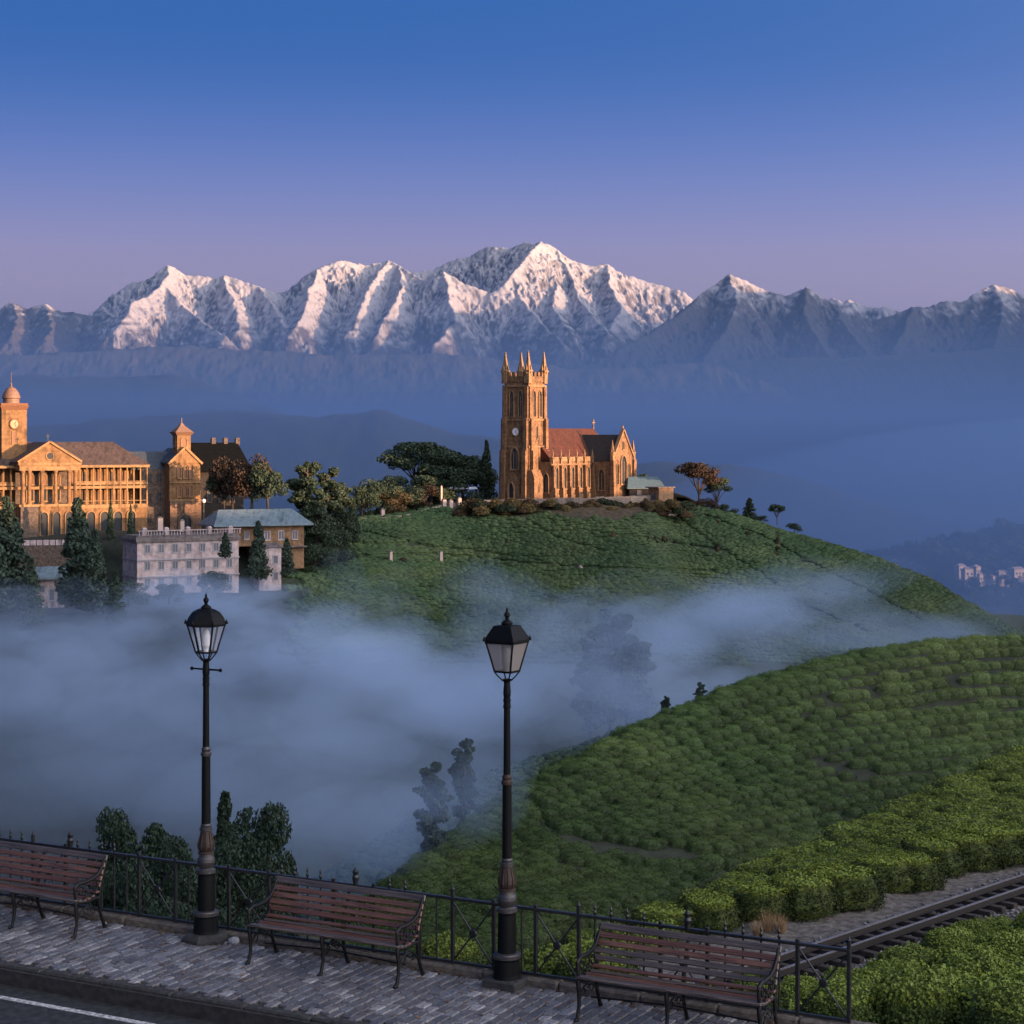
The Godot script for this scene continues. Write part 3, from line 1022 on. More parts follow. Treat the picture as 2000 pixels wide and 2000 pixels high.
func tree_mesh(kind: String, seed_: int, h: float, rad: float, n: int, s: float) -> Array:   # [crown, trunk]
	var r := RandomNumberGenerator.new()
	r.seed = seed_
	var mb := MB.new()
	var tr := MB.new()
	var blobs := []   # [centre, radii]
	if kind == "conifer":
		tr.tube([Vector3.ZERO, Vector3(0, h * 0.5, 0), Vector3(0, h * 0.96, 0)], [h * 0.022, h * 0.014, h * 0.003], 6)
		var y := 0.1
		while y < 0.99:
			var w := rad * pow(1.0 - y, 0.8) * r.randf_range(0.75, 1.15) + 0.02 * h
			for k in 4:
				var a := r.randf() * TAU
				var p := Vector3(cos(a) * w * 0.5, y * h, sin(a) * w * 0.5)
				blobs.append([p - Vector3(0, w * 0.12, 0), Vector3(w * 0.55, h * 0.035 + w * 0.12, w * 0.55)])
				if k < 2:
					tr.tube([Vector3(0, y * h, 0), p + Vector3(cos(a), -0.2, sin(a)) * w * 0.3], [h * 0.006, h * 0.002], 4)
			y += 0.055
	elif kind == "column":
		tr.tube([Vector3.ZERO, Vector3(0.01 * h, h * 0.5, 0), Vector3(0, h * 0.95, 0)], [h * 0.022, h * 0.015, h * 0.004], 6)
		for k in 44:
			var y := 0.16 + 0.82 * k / 43.0
			var w := rad * (0.35 + 0.8 * sin(PI * clampf((y - 0.02) * 0.93, 0, 1))) * r.randf_range(0.5, 1.2)
			var a := r.randf() * TAU
			var p := Vector3(cos(a) * w * 0.6, y * h, sin(a) * w * 0.6)
			blobs.append([p, Vector3(w * 0.42, h * r.randf_range(0.025, 0.05), w * 0.42)])
			tr.tube([Vector3(0, y * h - h * 0.05, 0), p], [h * 0.007, h * 0.003], 4)
	else:
		var top := 0.5 if kind == "broad" else 0.42
		var lean := Vector3(r.randf_range(-0.05, 0.05), 0, r.randf_range(-0.05, 0.05)) * h
		tr.tube([Vector3.ZERO, lean * 0.4 + Vector3(0, h * 0.25, 0), lean + Vector3(0, h * top, 0)], [h * 0.035, h * 0.026, h * 0.016], 7)
		var m := 15 if kind == "broad" else 13
		for k in m:
			var a := TAU * k * 0.382 + r.randf_range(-0.4, 0.4)
			var e := r.randf_range(0.0, 1.0)
			var q := rad * sqrt(1.0 - e * e * 0.75) * r.randf_range(0.55, 0.85)
			var y := h * (lerpf(0.4, 0.86, e) if kind == "broad" else lerpf(0.6, 0.92, e))
			if kind == "bush":
				y = h * lerpf(0.2, 0.8, e)
			var p := lean + Vector3(cos(a) * q, y, sin(a) * q)
			var w := rad * r.randf_range(0.3, 0.48)
			blobs.append([p, Vector3(w, w * (0.75 if kind != "flat" else 0.42), w)])
			tr.tube([lean + Vector3(0, h * top * r.randf_range(0.6, 1.0), 0), lean * 1.0 + Vector3(cos(a) * q * 0.5, lerpf(h * top, y, 0.4), sin(a) * q * 0.5), p], [h * 0.013, h * 0.008, h * 0.003], 5)
	for k in n:
		var b: Array = blobs[r.randi() % blobs.size()]
		var d := Vector3(r.randf_range(-1, 1), r.randf_range(-1, 1), r.randf_range(-1, 1))
		while d.length() > 1.0:
			d = Vector3(r.randf_range(-1, 1), r.randf_range(-1, 1), r.randf_range(-1, 1))
		d = d * pow(d.length(), -0.35) if d.length() > 0.01 else d
		mb.col = Color.WHITE * r.randf_range(0.7, 1.3)
		leaf(mb, b[0] + d * b[1], d, s * r.randf_range(0.7, 1.25), r)
	return [mb.mesh(), tr.mesh()]


var tree_store := {}


func plant(kind: String, variant: int, p: Vector3, h: float, label: String, group := "", dense := 1.0, wide := 1.0, leaves := "dark leaves", called := "") -> Node3D:
	var key := "%s %d %.1f" % [kind, variant, dense]
	if not tree_store.has(key):
		var rad: float = {"conifer": 2.3, "column": 1.7, "broad": 4.2, "flat": 5.0, "bush": 4.6}[kind]
		var n := int({"conifer": 2200, "column": 2200, "broad": 2600, "flat": 2000, "bush": 2000}[kind] * dense)
		tree_store[key] = tree_mesh(kind, 100 + variant * 7 + kind.length(), 10.0, rad, n, 0.55 / pow(dense, 0.25) if dense < 2 else 0.34 if dense < 3 else 0.2)
	var v: Array = tree_store[key]
	if called == "":
		called = {"conifer": "conifer_tree", "column": "slender_tree", "broad": "broadleaf_tree", "flat": "spreading_tree", "bush": "bush"}[kind]
	var t := thing(called, label, "bush" if called.contains("bush") else "tree", p, rng.randf() * TAU, group)
	t.scale = Vector3(wide, 1, wide) * h / 10.0
	var tint: Color = {"dark leaves": Color(0.014, 0.02, 0.014), "brown leaves": Color(0.038, 0.026, 0.017), "mist leaves": Color(0.035, 0.055, 0.04), "near leaves": Color(0.02, 0.036, 0.022), "dry leaves": Color(0.07, 0.052, 0.026)}[leaves]
	var cr := obj("crown", v[0], leafmat(leaves, tint), t)
	cr.set_meta("kind", "stuff")
	obj("trunk", v[1], mat("bark", Color(0.05, 0.04, 0.032), 0.95), t)
	return t


# ---------------------------------------------------------------- promenade
func promenade() -> void:
	var b := MB.new()
	var node := Node3D.new()
	node.name = "promenade"
	node.set_meta("kind", "structure")
	node.position = prom(0, 0, 0)
	node.rotation.y = TURN
	add_child(node)
	# bed of sand under the pavers, a margin of ground behind, the road in front
	b.box(Vector3(8, -0.33, 1.12), Vector3(44, 0.6, 2.3))
	obj("paving_bed", b, mat("joint sand", Color(0.035, 0.034, 0.032), 0.95, 0.8, 0.3, 0.5), node)
	var tints := []
	for k in 7:
		var t: float = [0.1, 0.13, 0.16, 0.185, 0.22, 0.3, 0.115][k]
		var w: float = [0.0, 0.004, -0.004, 0.003, 0.0, 0.006, 0.008][k]
		tints.append(mat("paver %d" % k, Color(t + w, t, t + 0.01 - w), 0.55, 0.31, 0.18, 0.45))
	var shapes := []
	for k in 4:
		var m := MB.new()
		m.bbox(Vector3.ZERO, Vector3(0.124, 0.06, 0.196), 0.012)
		for j in m.v.size():
			m.v[j].y += 0.004 * sin(m.v[j].x * 30.0 + k) + 0.003 * cos(m.v[j].z * 20.0 + k * 2.0)
		shapes.append(m.mesh())
	# rows laid across the walk; those nearest the frame's middle are single pavers, the rest one part
	var cells := []
	var r := RandomNumberGenerator.new()
	r.seed = 31
	var cx := -3.4
	var col := 0
	while cx < 11.4:
		var z := 0.16 + (0.1 if col % 2 else 0.0)
		while z < 2.02:
			var p := prom(cx, 0, z)
			var px := 1000.0 + F * p.x / -p.z
			var py := 850.0 + F * EYE / -p.z
			cells.append([absf(px - 640.0) + (2000.0 if px < 0 or px > 1500 or py > 2003 else 0.0) + (0.0 if z > 0.6 else 400.0), cx, z])
			z += 0.206
		cx += 0.135
		col += 1
	cells.sort_custom(func(a, c): return a[0] < c[0])
	var rest := {}
	for k in cells.size():
		var xz := Vector3(cells[k][1] + r.randf_range(-0.003, 0.003), -0.008 + r.randf_range(-0.006, 0.006), cells[k][2] + r.randf_range(-0.004, 0.004))
		var bas := Basis.from_euler(Vector3(r.randf_range(-0.02, 0.02), r.randf_range(-0.03, 0.03), r.randf_range(-0.03, 0.03)))
		var tone: int = r.randi() % 7 if r.randf() < 0.7 else 1
		if k < 300:
			var o := obj("paver", shapes[k % 4], tints[tone], node)
			o.transform = Transform3D(bas, xz)
		else:
			if not rest.has(tone):
				rest[tone] = []
			rest[tone].append(Transform3D(bas, xz))
	for tone in rest:
		var c := PackedColorArray()
		c.resize(rest[tone].size())
		c.fill(Color.WHITE)
		var o := scatter("pavers", shapes[tone % 4], tints[tone], rest[tone], c, node)
		o.name = "pavers" if tone == rest.keys()[0] else "pavers_%03d" % tone
	# kerb stones along the road and the low kerb under the railing
	var stone := mat("kerb stone", Color(0.05, 0.05, 0.048), 0.9, 0.7, 0.6, 0.55)
	var x := -4.0
	while x < 12.0:
		var m := MB.new()
		var l := r.randf_range(0.85, 1.05)
		m.bbox(Vector3(x + l / 2, -0.1, 2.14), Vector3(l - 0.012, 0.22 + r.randf_range(-0.006, 0.006), 0.17), 0.02)
		obj("kerb_stone", m, stone, node)
		x += l
	x = -4.0
	var wall := mat("low kerb", Color(0.14, 0.12, 0.1), 0.9, 0.6, 0.5, 0.5)
	while x < 10.2:
		var m := MB.new()
		var l := r.randf_range(0.9, 1.2)
		m.bbox(Vector3(x + l / 2, 0.03, -0.02), Vector3(l - 0.01, 0.15, 0.26), 0.022)
		obj("low_kerb_stone", m, wall, node)
		x += l
	b = MB.new()
	b.box(Vector3(8, -1.6, -0.3), Vector3(40, 3.0, 0.3))
	obj("retaining_wall", b, wall, node)

	b = MB.new()
	b.box(prom(6, -0.24, 9.0) - prom(0, 0, 0), Vector3(60, 0.1, 13.55), Basis())
	var road := MB.new()
	road.box(Vector3(6, -0.25, 9.0), Vector3(60, 0.1, 13.6))
	var ro := struct("road", road, mat("asphalt", Color(0.03, 0.033, 0.034), 0.85, 0.9, 0.25, 0.5))
	ro.position = node.position
	ro.rotation.y = TURN
	var line := MB.new()
	line.box(Vector3(6, -0.197, 2.68), Vector3(60, 0.006, 0.09))
	var lo := obj("painted_line", line, mat("road paint", Color(0.62, 0.61, 0.6), 0.7, 0.5, 0.0, 0.55), ro)
	lo.position = Vector3.ZERO


func spike(mb: MB, x: float, h: float) -> void:
	mb.lathe([Vector2(0.011, h), Vector2(0.022, h + 0.035), Vector2(0.008, h + 0.06), Vector2(0.016, h + 0.085), Vector2(0.0, h + 0.13)], 6, Vector3(x, 0, 0))


func railing() -> void:
	var iron := mat("railing iron", Color(0.018, 0.02, 0.021), 0.45, 0.4, 0.05, 0.4, 0.3, 0.5)
	var t := thing("railing", "black iron railing with crossed panels along the valley edge of the promenade", "railing", prom(0, 0, 0), TURN)
	var top := 0.86
	var low := 0.13
	var b := MB.new()
	b.bbox(Vector3(3.2, top, 0), Vector3(13.1, 0.035, 0.05), 0.008)
	obj("top_rail", b, mat("worn rail", Color(0.045, 0.045, 0.046), 0.35, 0.5, 0.05, 0.5, 0.4, 0.5), t)
	b = MB.new()
	b.bbox(Vector3(3.2, low, 0), Vector3(13.1, 0.03, 0.04), 0.006)
	obj("bottom_rail", b, iron, t)
	var panels := [-2.9, -2.33, -1.35, -0.8, 0.41, 0.985, 1.81, 2.41, 3.35, 3.92, 4.99, 5.53, 6.07, 6.61, 7.6, 8.15, 9.17, 9.73]
	var posts := []
	for k in panels.size():
		posts.append(panels[k])
		b = MB.new()
		var tall: bool = k in [0, 1, 2, 10, 13, 17]
		b.bbox(Vector3(panels[k], 0.45, 0), Vector3(0.042, 0.92 if not tall else 1.0, 0.042), 0.006)
		if tall:
			b.lathe([Vector2(0.02, 0.94), Vector2(0.03, 0.965), Vector2(0.012, 0.985), Vector2(0.0, 1.03)], 8, Vector3(panels[k], 0, 0))
		obj("post", b, iron, t)
	for k in range(0, panels.size(), 2):
		var a: float = panels[k] + 0.02
		var c: float = panels[k + 1] - 0.02
		for s in [0, 1]:
			b = MB.new()
			var p0 := Vector3(a, top - 0.05 if s == 0 else low + 0.03, 0.006 if s == 0 else -0.006)
			var p1 := Vector3(c, low + 0.03 if s == 0 else top - 0.05, p0.z)
			b.tube([p0, p1], [0.0105], 6)
			obj("cross_bar", b, iron, t)
		b = MB.new()
		b.lathe([Vector2(0, -0.02), Vector2(0.045, -0.016), Vector2(0.05, 0), Vector2(0.045, 0.016), Vector2(0, 0.02)], 12)
		for j in b.v.size():
			b.v[j] = Vector3(b.v[j].x, -b.v[j].z, b.v[j].y) + Vector3((a + c) / 2, (top + low - 0.02) / 2, 0)
			b.n[j] = Vector3(b.n[j].x, -b.n[j].z, b.n[j].y)
		obj("rosette", b, iron, t)
	# plain bars between the crossed panels; behind the benches they end in spikes
	var gaps := [[-3.3, -2.9], [-2.33, -1.35], [-0.8, 0.41], [0.985, 1.81], [2.41, 3.35], [3.92, 4.99], [5.53, 6.07], [6.61, 7.6], [8.15, 9.17]]
	for gp in gaps:
		var n := int(round((gp[1] - gp[0]) / 0.2))
		for k in range(1, n):
			var x: float = lerpf(gp[0], gp[1], float(k) / n)
			b = MB.new()
			b.tube([Vector3(x, low, 0), Vector3(x, top + (0.0 if x > 4.4 and x < 6.7 or x > 0.1 and x < 2.3 else 0.03), 0)], [0.0115], 6)
			if not (x > 4.4 and x < 6.7 or x > 0.1 and x < 2.3):
				spike(b, x, top + 0.02)
			obj("bar", b, iron, t)
	for x in [-0.72, 3.66, 7.92]:
		b = MB.new()
		b.lathe([Vector2(0.03, top), Vector2(0.034, top + 0.06), Vector2(0.045, top + 0.1), Vector2(0.03, top + 0.13), Vector2(0.04, top + 0.17), Vector2(0.012, top + 0.2), Vector2(0.0, top + 0.22)], 10, Vector3(x, 0, 0))
		obj("finial", b, iron, t)


# ---------------------------------------------------------------- benches
func end_frame(mid: bool) -> MB:   # cast iron: front leg, rear leg running up the back, arm and scrolls, in the plane x = 0; z is towards the sitter
	var b := MB.new()
	var w := 0.02
	b.tube([Vector3(0, 0.0, 0.03), Vector3(0, 0.05, 0.01), Vector3(0, 0.16, -0.025), Vector3(0, 0.3, -0.02), Vector3(0, 0.42, 0.0), Vector3(0, 0.455, -0.05)], [0.026, 0.022, 0.02, 0.024, 0.028, 0.024], 7)
	b.ball(Vector3(0, 0.025, 0.035), Vector3(0.024, 0.025, 0.045), 5, 8)
	b.tube([Vector3(0, 0.0, -0.56), Vector3(0, 0.06, -0.53), Vector3(0, 0.22, -0.46), Vector3(0, 0.42, -0.44), Vector3(0, 0.6, -0.475), Vector3(0, 0.8, -0.55), Vector3(0, 0.9, -0.6)], [0.026, 0.022, 0.02, 0.025, 0.022, 0.019, 0.016], 7)
	b.ball(Vector3(0, 0.025, -0.555), Vector3(0.024, 0.025, 0.04), 5, 8)
	b.tube([Vector3(0, 0.43, 0.0), Vector3(0, 0.405, -0.2), Vector3(0, 0.42, -0.44)], [0.02], 6)
	b.tube([Vector3(0, 0.2, -0.03), Vector3(0, 0.33, -0.14), Vector3(0, 0.34, -0.3), Vector3(0, 0.22, -0.46)], [0.012], 5)
	for c in [[-0.13, 0.27, 0.055], [-0.33, 0.27, 0.055], [-0.23, 0.33, 0.05]]:
		b.tube(ringpts(Vector3(0, c[1], c[0]), c[2], 0.0, 5.2), [0.009], 5)
	if not mid:
		b.tube([Vector3(0, 0.44, -0.01), Vector3(0, 0.56, 0.015), Vector3(0, 0.635, -0.005), Vector3(0, 0.66, -0.05), Vector3(0, 0.655, -0.16), Vector3(0, 0.665, -0.3), Vector3(0, 0.71, -0.42), Vector3(0, 0.79, -0.5), Vector3(0, 0.9, -0.56)], [0.019, 0.018, 0.024, 0.026, 0.024, 0.022, 0.021, 0.019, 0.012], 7)
		b.tube(ringpts(Vector3(0, 0.625, 0.0), 0.03, -1.0, 4.2), [0.014], 5)
		for c in [[-0.1, 0.555, 0.06], [-0.23, 0.555, 0.065], [-0.36, 0.56, 0.06], [-0.165, 0.475, 0.035], [-0.3, 0.475, 0.035]]:
			b.tube(ringpts(Vector3(0, c[1], c[0]), c[2], 1.0, 5.4), [0.0095], 5)
	return b


func ringpts(c: Vector3, r: float, a0: float, sweep: float) -> Array:
	var out := []
	for k in 11:
		var a := a0 + sweep * k / 10.0
		var q := r * (1.0 - 0.45 * k / 10.0)
		out.append(c + Vector3(0, sin(a) * q, cos(a) * q))
	return out


func wood(key: String, col: Color) -> StandardMaterial3D:
	if mats.has(key):
		return mats[key]
	var m := mat(key, col, 0.5)
	m.albedo_texture = grain()
	m.uv1_triplanar = true
	m.uv1_scale = Vector3(0.7, 4.0, 4.0)
	m.roughness_texture = grain()
	m.metallic_specular = 0.5
	return m


func grain() -> Texture2D:
	if texs.has("grain"):
		return texs["grain"]
	var f := FastNoiseLite.new()
	f.frequency = 0.02
	f.fractal_octaves = 4
	f.seed = 9
	var im := Image.create(256, 256, false, Image.FORMAT_RGB8)
	for y in 256:
		for x in 256:
			var k := 0.72 + 0.5 * f.get_noise_2d(x * 0.35, y * 5.0) + 0.14 * f.get_noise_2d(x * 4.0, y * 4.0)
			k = clampf(k, 0.25, 1.0)
			im.set_pixel(x, y, Color(k, k, k))
	texs["grain"] = ImageTexture.create_from_image(im)
	return texs["grain"]


func bench(label: String, x: float, z: float, first: Node3D, tones: Array) -> Node3D:
	# x, z: middle of the front legs in promenade axes
	if first:
		var c := dup(first, prom(x, 0.01, z), TURN, 1.0, label)
		for k in tones.size():
			for ch in c.get_children():
				if String(ch.name) == tones[k][0]:
					ch.material_override = tones[k][1]
		return c
	var t := thing("park_bench", label, "bench", prom(x, 0.01, z), TURN, "iron and timber benches along the promenade")
	var iron := mat("bench iron", Color(0.009, 0.0095, 0.01), 0.5, 0.3, 0.06, 0.4, 0.2, 0.35)
	for s in [-1.0, 0.0, 1.0]:
		var o := obj("middle_frame" if s == 0.0 else "end_frame", end_frame(s == 0.0), iron, t)
		o.position = Vector3(s * 1.015, 0, 0)
	var back: Array = [[0.885, -0.6, 0.075, "g"], [0.8, -0.555, 0.062, "r"], [0.725, -0.522, 0.062, "r"], [0.65, -0.496, 0.062, "r"], [0.575, -0.472, 0.062, "d"]]
	var red := wood("red brown slat", Color(0.18, 0.085, 0.053))
	var grey := wood("grey worn slat", Color(0.11, 0.085, 0.072))
	var dark := wood("dark slat", Color(0.15, 0.065, 0.04))
	for s in back:
		var b := MB.new()
		var tilt := Basis(Vector3.RIGHT, 0.36)
		b.bbox(Vector3(0, s[0], s[1] + 0.038), Vector3(2.09, s[2], 0.026), 0.008, Basis(Vector3.RIGHT, -0.36))
		obj("back_slat", b, {"g": grey, "r": red, "d": dark}[s[3]], t)
	for k in 6:
		var b := MB.new()
		var f := k / 5.0
		b.bbox(Vector3(0, 0.462 - 0.028 * sin(PI * minf(f * 1.15, 1.0)) + (0.03 if k == 5 else 0.0) , 0.0 - 0.078 * k), Vector3(2.09, 0.03, 0.062), 0.009, Basis(Vector3.RIGHT, 0.12 if k > 2 else -0.05))
		obj("seat_slat", b, [grey, grey, grey, dark, grey, dark][k], t)
	for s in [-1, 1]:
		var b := MB.new()
		b.tube([Vector3(-0.98, 0.2, -0.24), Vector3(0, 0.24, -0.24), Vector3(0.98, 0.2, -0.24)], [0.01], 6)
		if s == 1:
			obj("tie_rod", b, iron, t)
	return t


# ---------------------------------------------------------------- lamp posts
func lamp_post(label: String, x: float, z: float, domed: bool) -> void:
	var iron := mat("lamp iron", Color(0.005, 0.006, 0.0065), 0.55, 0.25, 0.05, 0.4, 0.1, 0.25)
	var rust := mat("rusty iron", Color(0.055, 0.033, 0.024), 0.65, 0.2, 0.08, 0.6, 0.1, 0.4)
	var grey := mat("worn collar", Color(0.06, 0.055, 0.055), 0.45, 0.2, 0.08, 0.5, 0.3, 0.5)
	var stone := mat("kerb stone", Color(0.1, 0.1, 0.095))
	var t := thing("street_lamp", label, "street lamp", prom(x, 0, z), TURN, "old lamp posts on the promenade")
	var b := MB.new()
	if domed:
		b.lathe([Vector2(0.0, -0.04), Vector2(0.3, -0.04), Vector2(0.3, 0.06), Vector2(0.24, 0.12), Vector2(0, 0.122)], 6, Vector3.ZERO, 0.3, true)
	else:
		b.bbox(Vector3(0, 0.035, 0), Vector3(0.42, 0.15, 0.42), 0.015)
	obj("plinth", b, stone, t)
	b = MB.new()
	b.lathe([Vector2(0.165, 0.1), Vector2(0.155, 0.15), Vector2(0.145, 0.31), Vector2(0.152, 0.33)], 16, Vector3.ZERO, 0)
	obj("pedestal", b, iron, t)
	b = MB.new()
	b.lathe([Vector2(0.152, 0.33), Vector2(0.16, 0.335), Vector2(0.16, 0.365), Vector2(0.145, 0.37), Vector2(0.14, 0.385), Vector2(0.105, 0.395)], 16)
	obj("collar", b, grey, t)
	b = MB.new()
	b.lathe([Vector2(0.108, 0.39), Vector2(0.1, 0.82), Vector2(0.106, 0.845)], 16)
	obj("drum", b, iron, t)
	b = MB.new()
	b.lathe([Vector2(0.106, 0.845), Vector2(0.118, 0.85), Vector2(0.118, 0.885), Vector2(0.1, 0.895), Vector2(0.085, 0.91), Vector2(0.1, 0.94), Vector2(0.112, 0.985), Vector2(0.108, 1.02), Vector2(0.088, 1.05), Vector2(0.084, 1.08)], 16)
	obj("collar", b, grey, t)
	b = MB.new()
	b.lathe([Vector2(0.084, 1.08), Vector2(0.1, 1.085), Vector2(0.1, 1.105), Vector2(0.08, 1.115), Vector2(0.092, 1.14), Vector2(0.1, 1.17), Vector2(0.096, 1.21), Vector2(0.078, 1.28), Vector2(0.068, 1.34), Vector2(0.066, 1.36)], 12)
	obj("vase", b, rust, t)
	for k in 10:
		var a := TAU * k / 10
		var m := MB.new()
		m.tube([Vector3(sin(a) * 0.092, 1.13, cos(a) * 0.092), Vector3(sin(a) * 0.101, 1.185, cos(a) * 0.101), Vector3(sin(a) * 0.08, 1.28, cos(a) * 0.08), Vector3(sin(a) * 0.069, 1.34, cos(a) * 0.069)], [0.008, 0.011, 0.007, 0.004], 5)
		if k == 0:
			b = m
		else:
			for j in m.i.size():
				b.i.append(m.i[j] + b.v.size())
			b.v.append_array(m.v)
			b.n.append_array(m.n)
			b.c.append_array(m.c)
	var fl := obj("leaf_ribs", b, rust, t)
	fl.set_meta("kind", "stuff")
	b = MB.new()
	b.lathe([Vector2(0.066, 1.36), Vector2(0.078, 1.365), Vector2(0.078, 1.4), Vector2(0.062, 1.41), Vector2(0.066, 1.43), Vector2(0.055, 1.45)], 14)
	obj("ring", b, grey, t)
	b = MB.new()
	b.lathe([Vector2(0.056, 1.45), Vector2(0.052, 2.27)], 14)
	b.lathe([Vector2(0.041, 2.39), Vector2(0.036, 3.28)], 14)
	obj("shaft", b, iron, t)
	b = MB.new()
	b.lathe([Vector2(0.052, 2.27), Vector2(0.064, 2.28), Vector2(0.066, 2.31), Vector2(0.05, 2.33), Vector2(0.056, 2.36), Vector2(0.042, 2.39)], 14)
	obj("ring", b, rust if not domed else grey, t)
	b = MB.new()
	b.lathe([Vector2(0.036, 3.13), Vector2(0.045, 3.14), Vector2(0.045, 3.16), Vector2(0.04, 3.165), Vector2(0.04, 3.21), Vector2(0.045, 3.215), Vector2(0.045, 3.235), Vector2(0.036, 3.24), Vector2(0.045, 3.3), Vector2(0.036, 3.42), Vector2(0.05, 3.46)], 14)
	obj("neck", b, iron, t)
	if domed:
		for s in [-1, 1]:
			b = MB.new()
			b.tube([Vector3(0, 3.335, 0), Vector3(s * 0.2, 3.335, 0)], [0.012, 0.011], 8)
			b.ball(Vector3(s * 0.215, 3.335, 0), Vector3(0.026, 0.024, 0.024), 6, 10)
			obj("ladder_arm", b, iron, t)
	# lantern
	var sides := 6 if domed else 4
	var lt := Node3D.new()
	lt.name = "lantern"
	t.add_child(lt)
	lt.position.y = 3.54
	lt.rotation.y = 1.0 if domed else 0.748
	var r0 := 0.128 if domed else 0.142
	var r1 := 0.235 if domed else 0.248
	var hh := 0.35
	for k in sides:
		var a := TAU * k / sides
		b = MB.new()
		b.tube([Vector3(sin(a) * 0.045, -0.1, cos(a) * 0.045), Vector3(sin(a) * r0 * 0.7, -0.05, cos(a) * r0 * 0.7), Vector3(sin(a) * r0, 0.0, cos(a) * r0)], [0.009, 0.008, 0.009], 5)
		obj("cradle_arm", b, iron, lt)
		b = MB.new()
		b.bar(Vector3(sin(a) * r0, 0, cos(a) * r0), Vector3(sin(a) * r1, hh, cos(a) * r1), 0.018, 0.018)
		b.lathe([Vector2(0.018, 0.0), Vector2(0.02, 0.015), Vector2(0.007, 0.045), Vector2(0, 0.065)], 6, Vector3(sin(a) * r1 * 1.07, hh, cos(a) * r1 * 1.07))
		obj("corner_bar", b, iron, lt)
		var a2 := TAU * (k + 1) / sides
		var q := [Vector3(sin(a) * r0, 0.008, cos(a) * r0), Vector3(sin(a2) * r0, 0.008, cos(a2) * r0), Vector3(sin(a2) * r1, hh - 0.008, cos(a2) * r1), Vector3(sin(a) * r1, hh - 0.008, cos(a) * r1)]
		b = MB.new()
		b.quad(q[0] * 0.99, q[1] * 0.99, q[2], q[3])
		obj("pane", b, glass(domed), lt)
		b = MB.new()
		b.bar(q[0], q[1], 0.02, 0.022)
		b.bar(q[3], q[2], 0.024, 0.028)
		obj("pane_frame", b, iron, lt)
	b = MB.new()
	if domed:
		b.lathe([Vector2(0.25, hh + 0.005), Vector2(0.238, hh + 0.03), Vector2(0.215, hh + 0.085), Vector2(0.17, hh + 0.145), Vector2(0.105, hh + 0.182), Vector2(0.04, hh + 0.195), Vector2(0.0, hh + 0.196)], 6, Vector3.ZERO, 0, true)
	else:
		b.lathe([Vector2(0.268, hh + 0.005), Vector2(0.263, hh + 0.025), Vector2(0.165, hh + 0.16), Vector2(0.158, hh + 0.172), Vector2(0, hh + 0.18)], 4, Vector3.ZERO, 0, true)
	obj("roof", b, iron, lt)
	b = MB.new()
	b.lathe([Vector2(0.06, hh + 0.175), Vector2(0.066, hh + 0.2), Vector2(0.045, hh + 0.225), Vector2(0.02, hh + 0.24), Vector2(0.022, hh + 0.262), Vector2(0.036, hh + 0.285), Vector2(0.03, hh + 0.31), Vector2(0.013, hh + 0.33), Vector2(0.014, hh + 0.35), Vector2(0.0, hh + 0.385)], 10)
	obj("finial", b, iron, lt)
	b = MB.new()
	b.lathe([Vector2(0.03, 0.0), Vector2(0.03, 0.05), Vector2(0.05, 0.09), Vector2(0.052, 0.2), Vector2(0.035, 0.27), Vector2(0.03, hh)], 12)
	obj("bulb_holder", b, mat("lamp glass", Color(0.55, 0.56, 0.58), 0.25), lt)


func glass(clear: bool) -> StandardMaterial3D:
	var key := "clear pane" if clear else "dusty pane"
	if mats.has(key):
		return mats[key]
	var m := StandardMaterial3D.new()
	m.resource_name = key
	m.transparency = BaseMaterial3D.TRANSPARENCY_ALPHA
	m.albedo_color = Color(0.75, 0.76, 0.78, 0.12) if clear else Color(0.5, 0.47, 0.44, 0.62)
	m.roughness = 0.08 if clear else 0.45
	m.cull_mode = BaseMaterial3D.CULL_DISABLED
	mats[key] = m
	return m


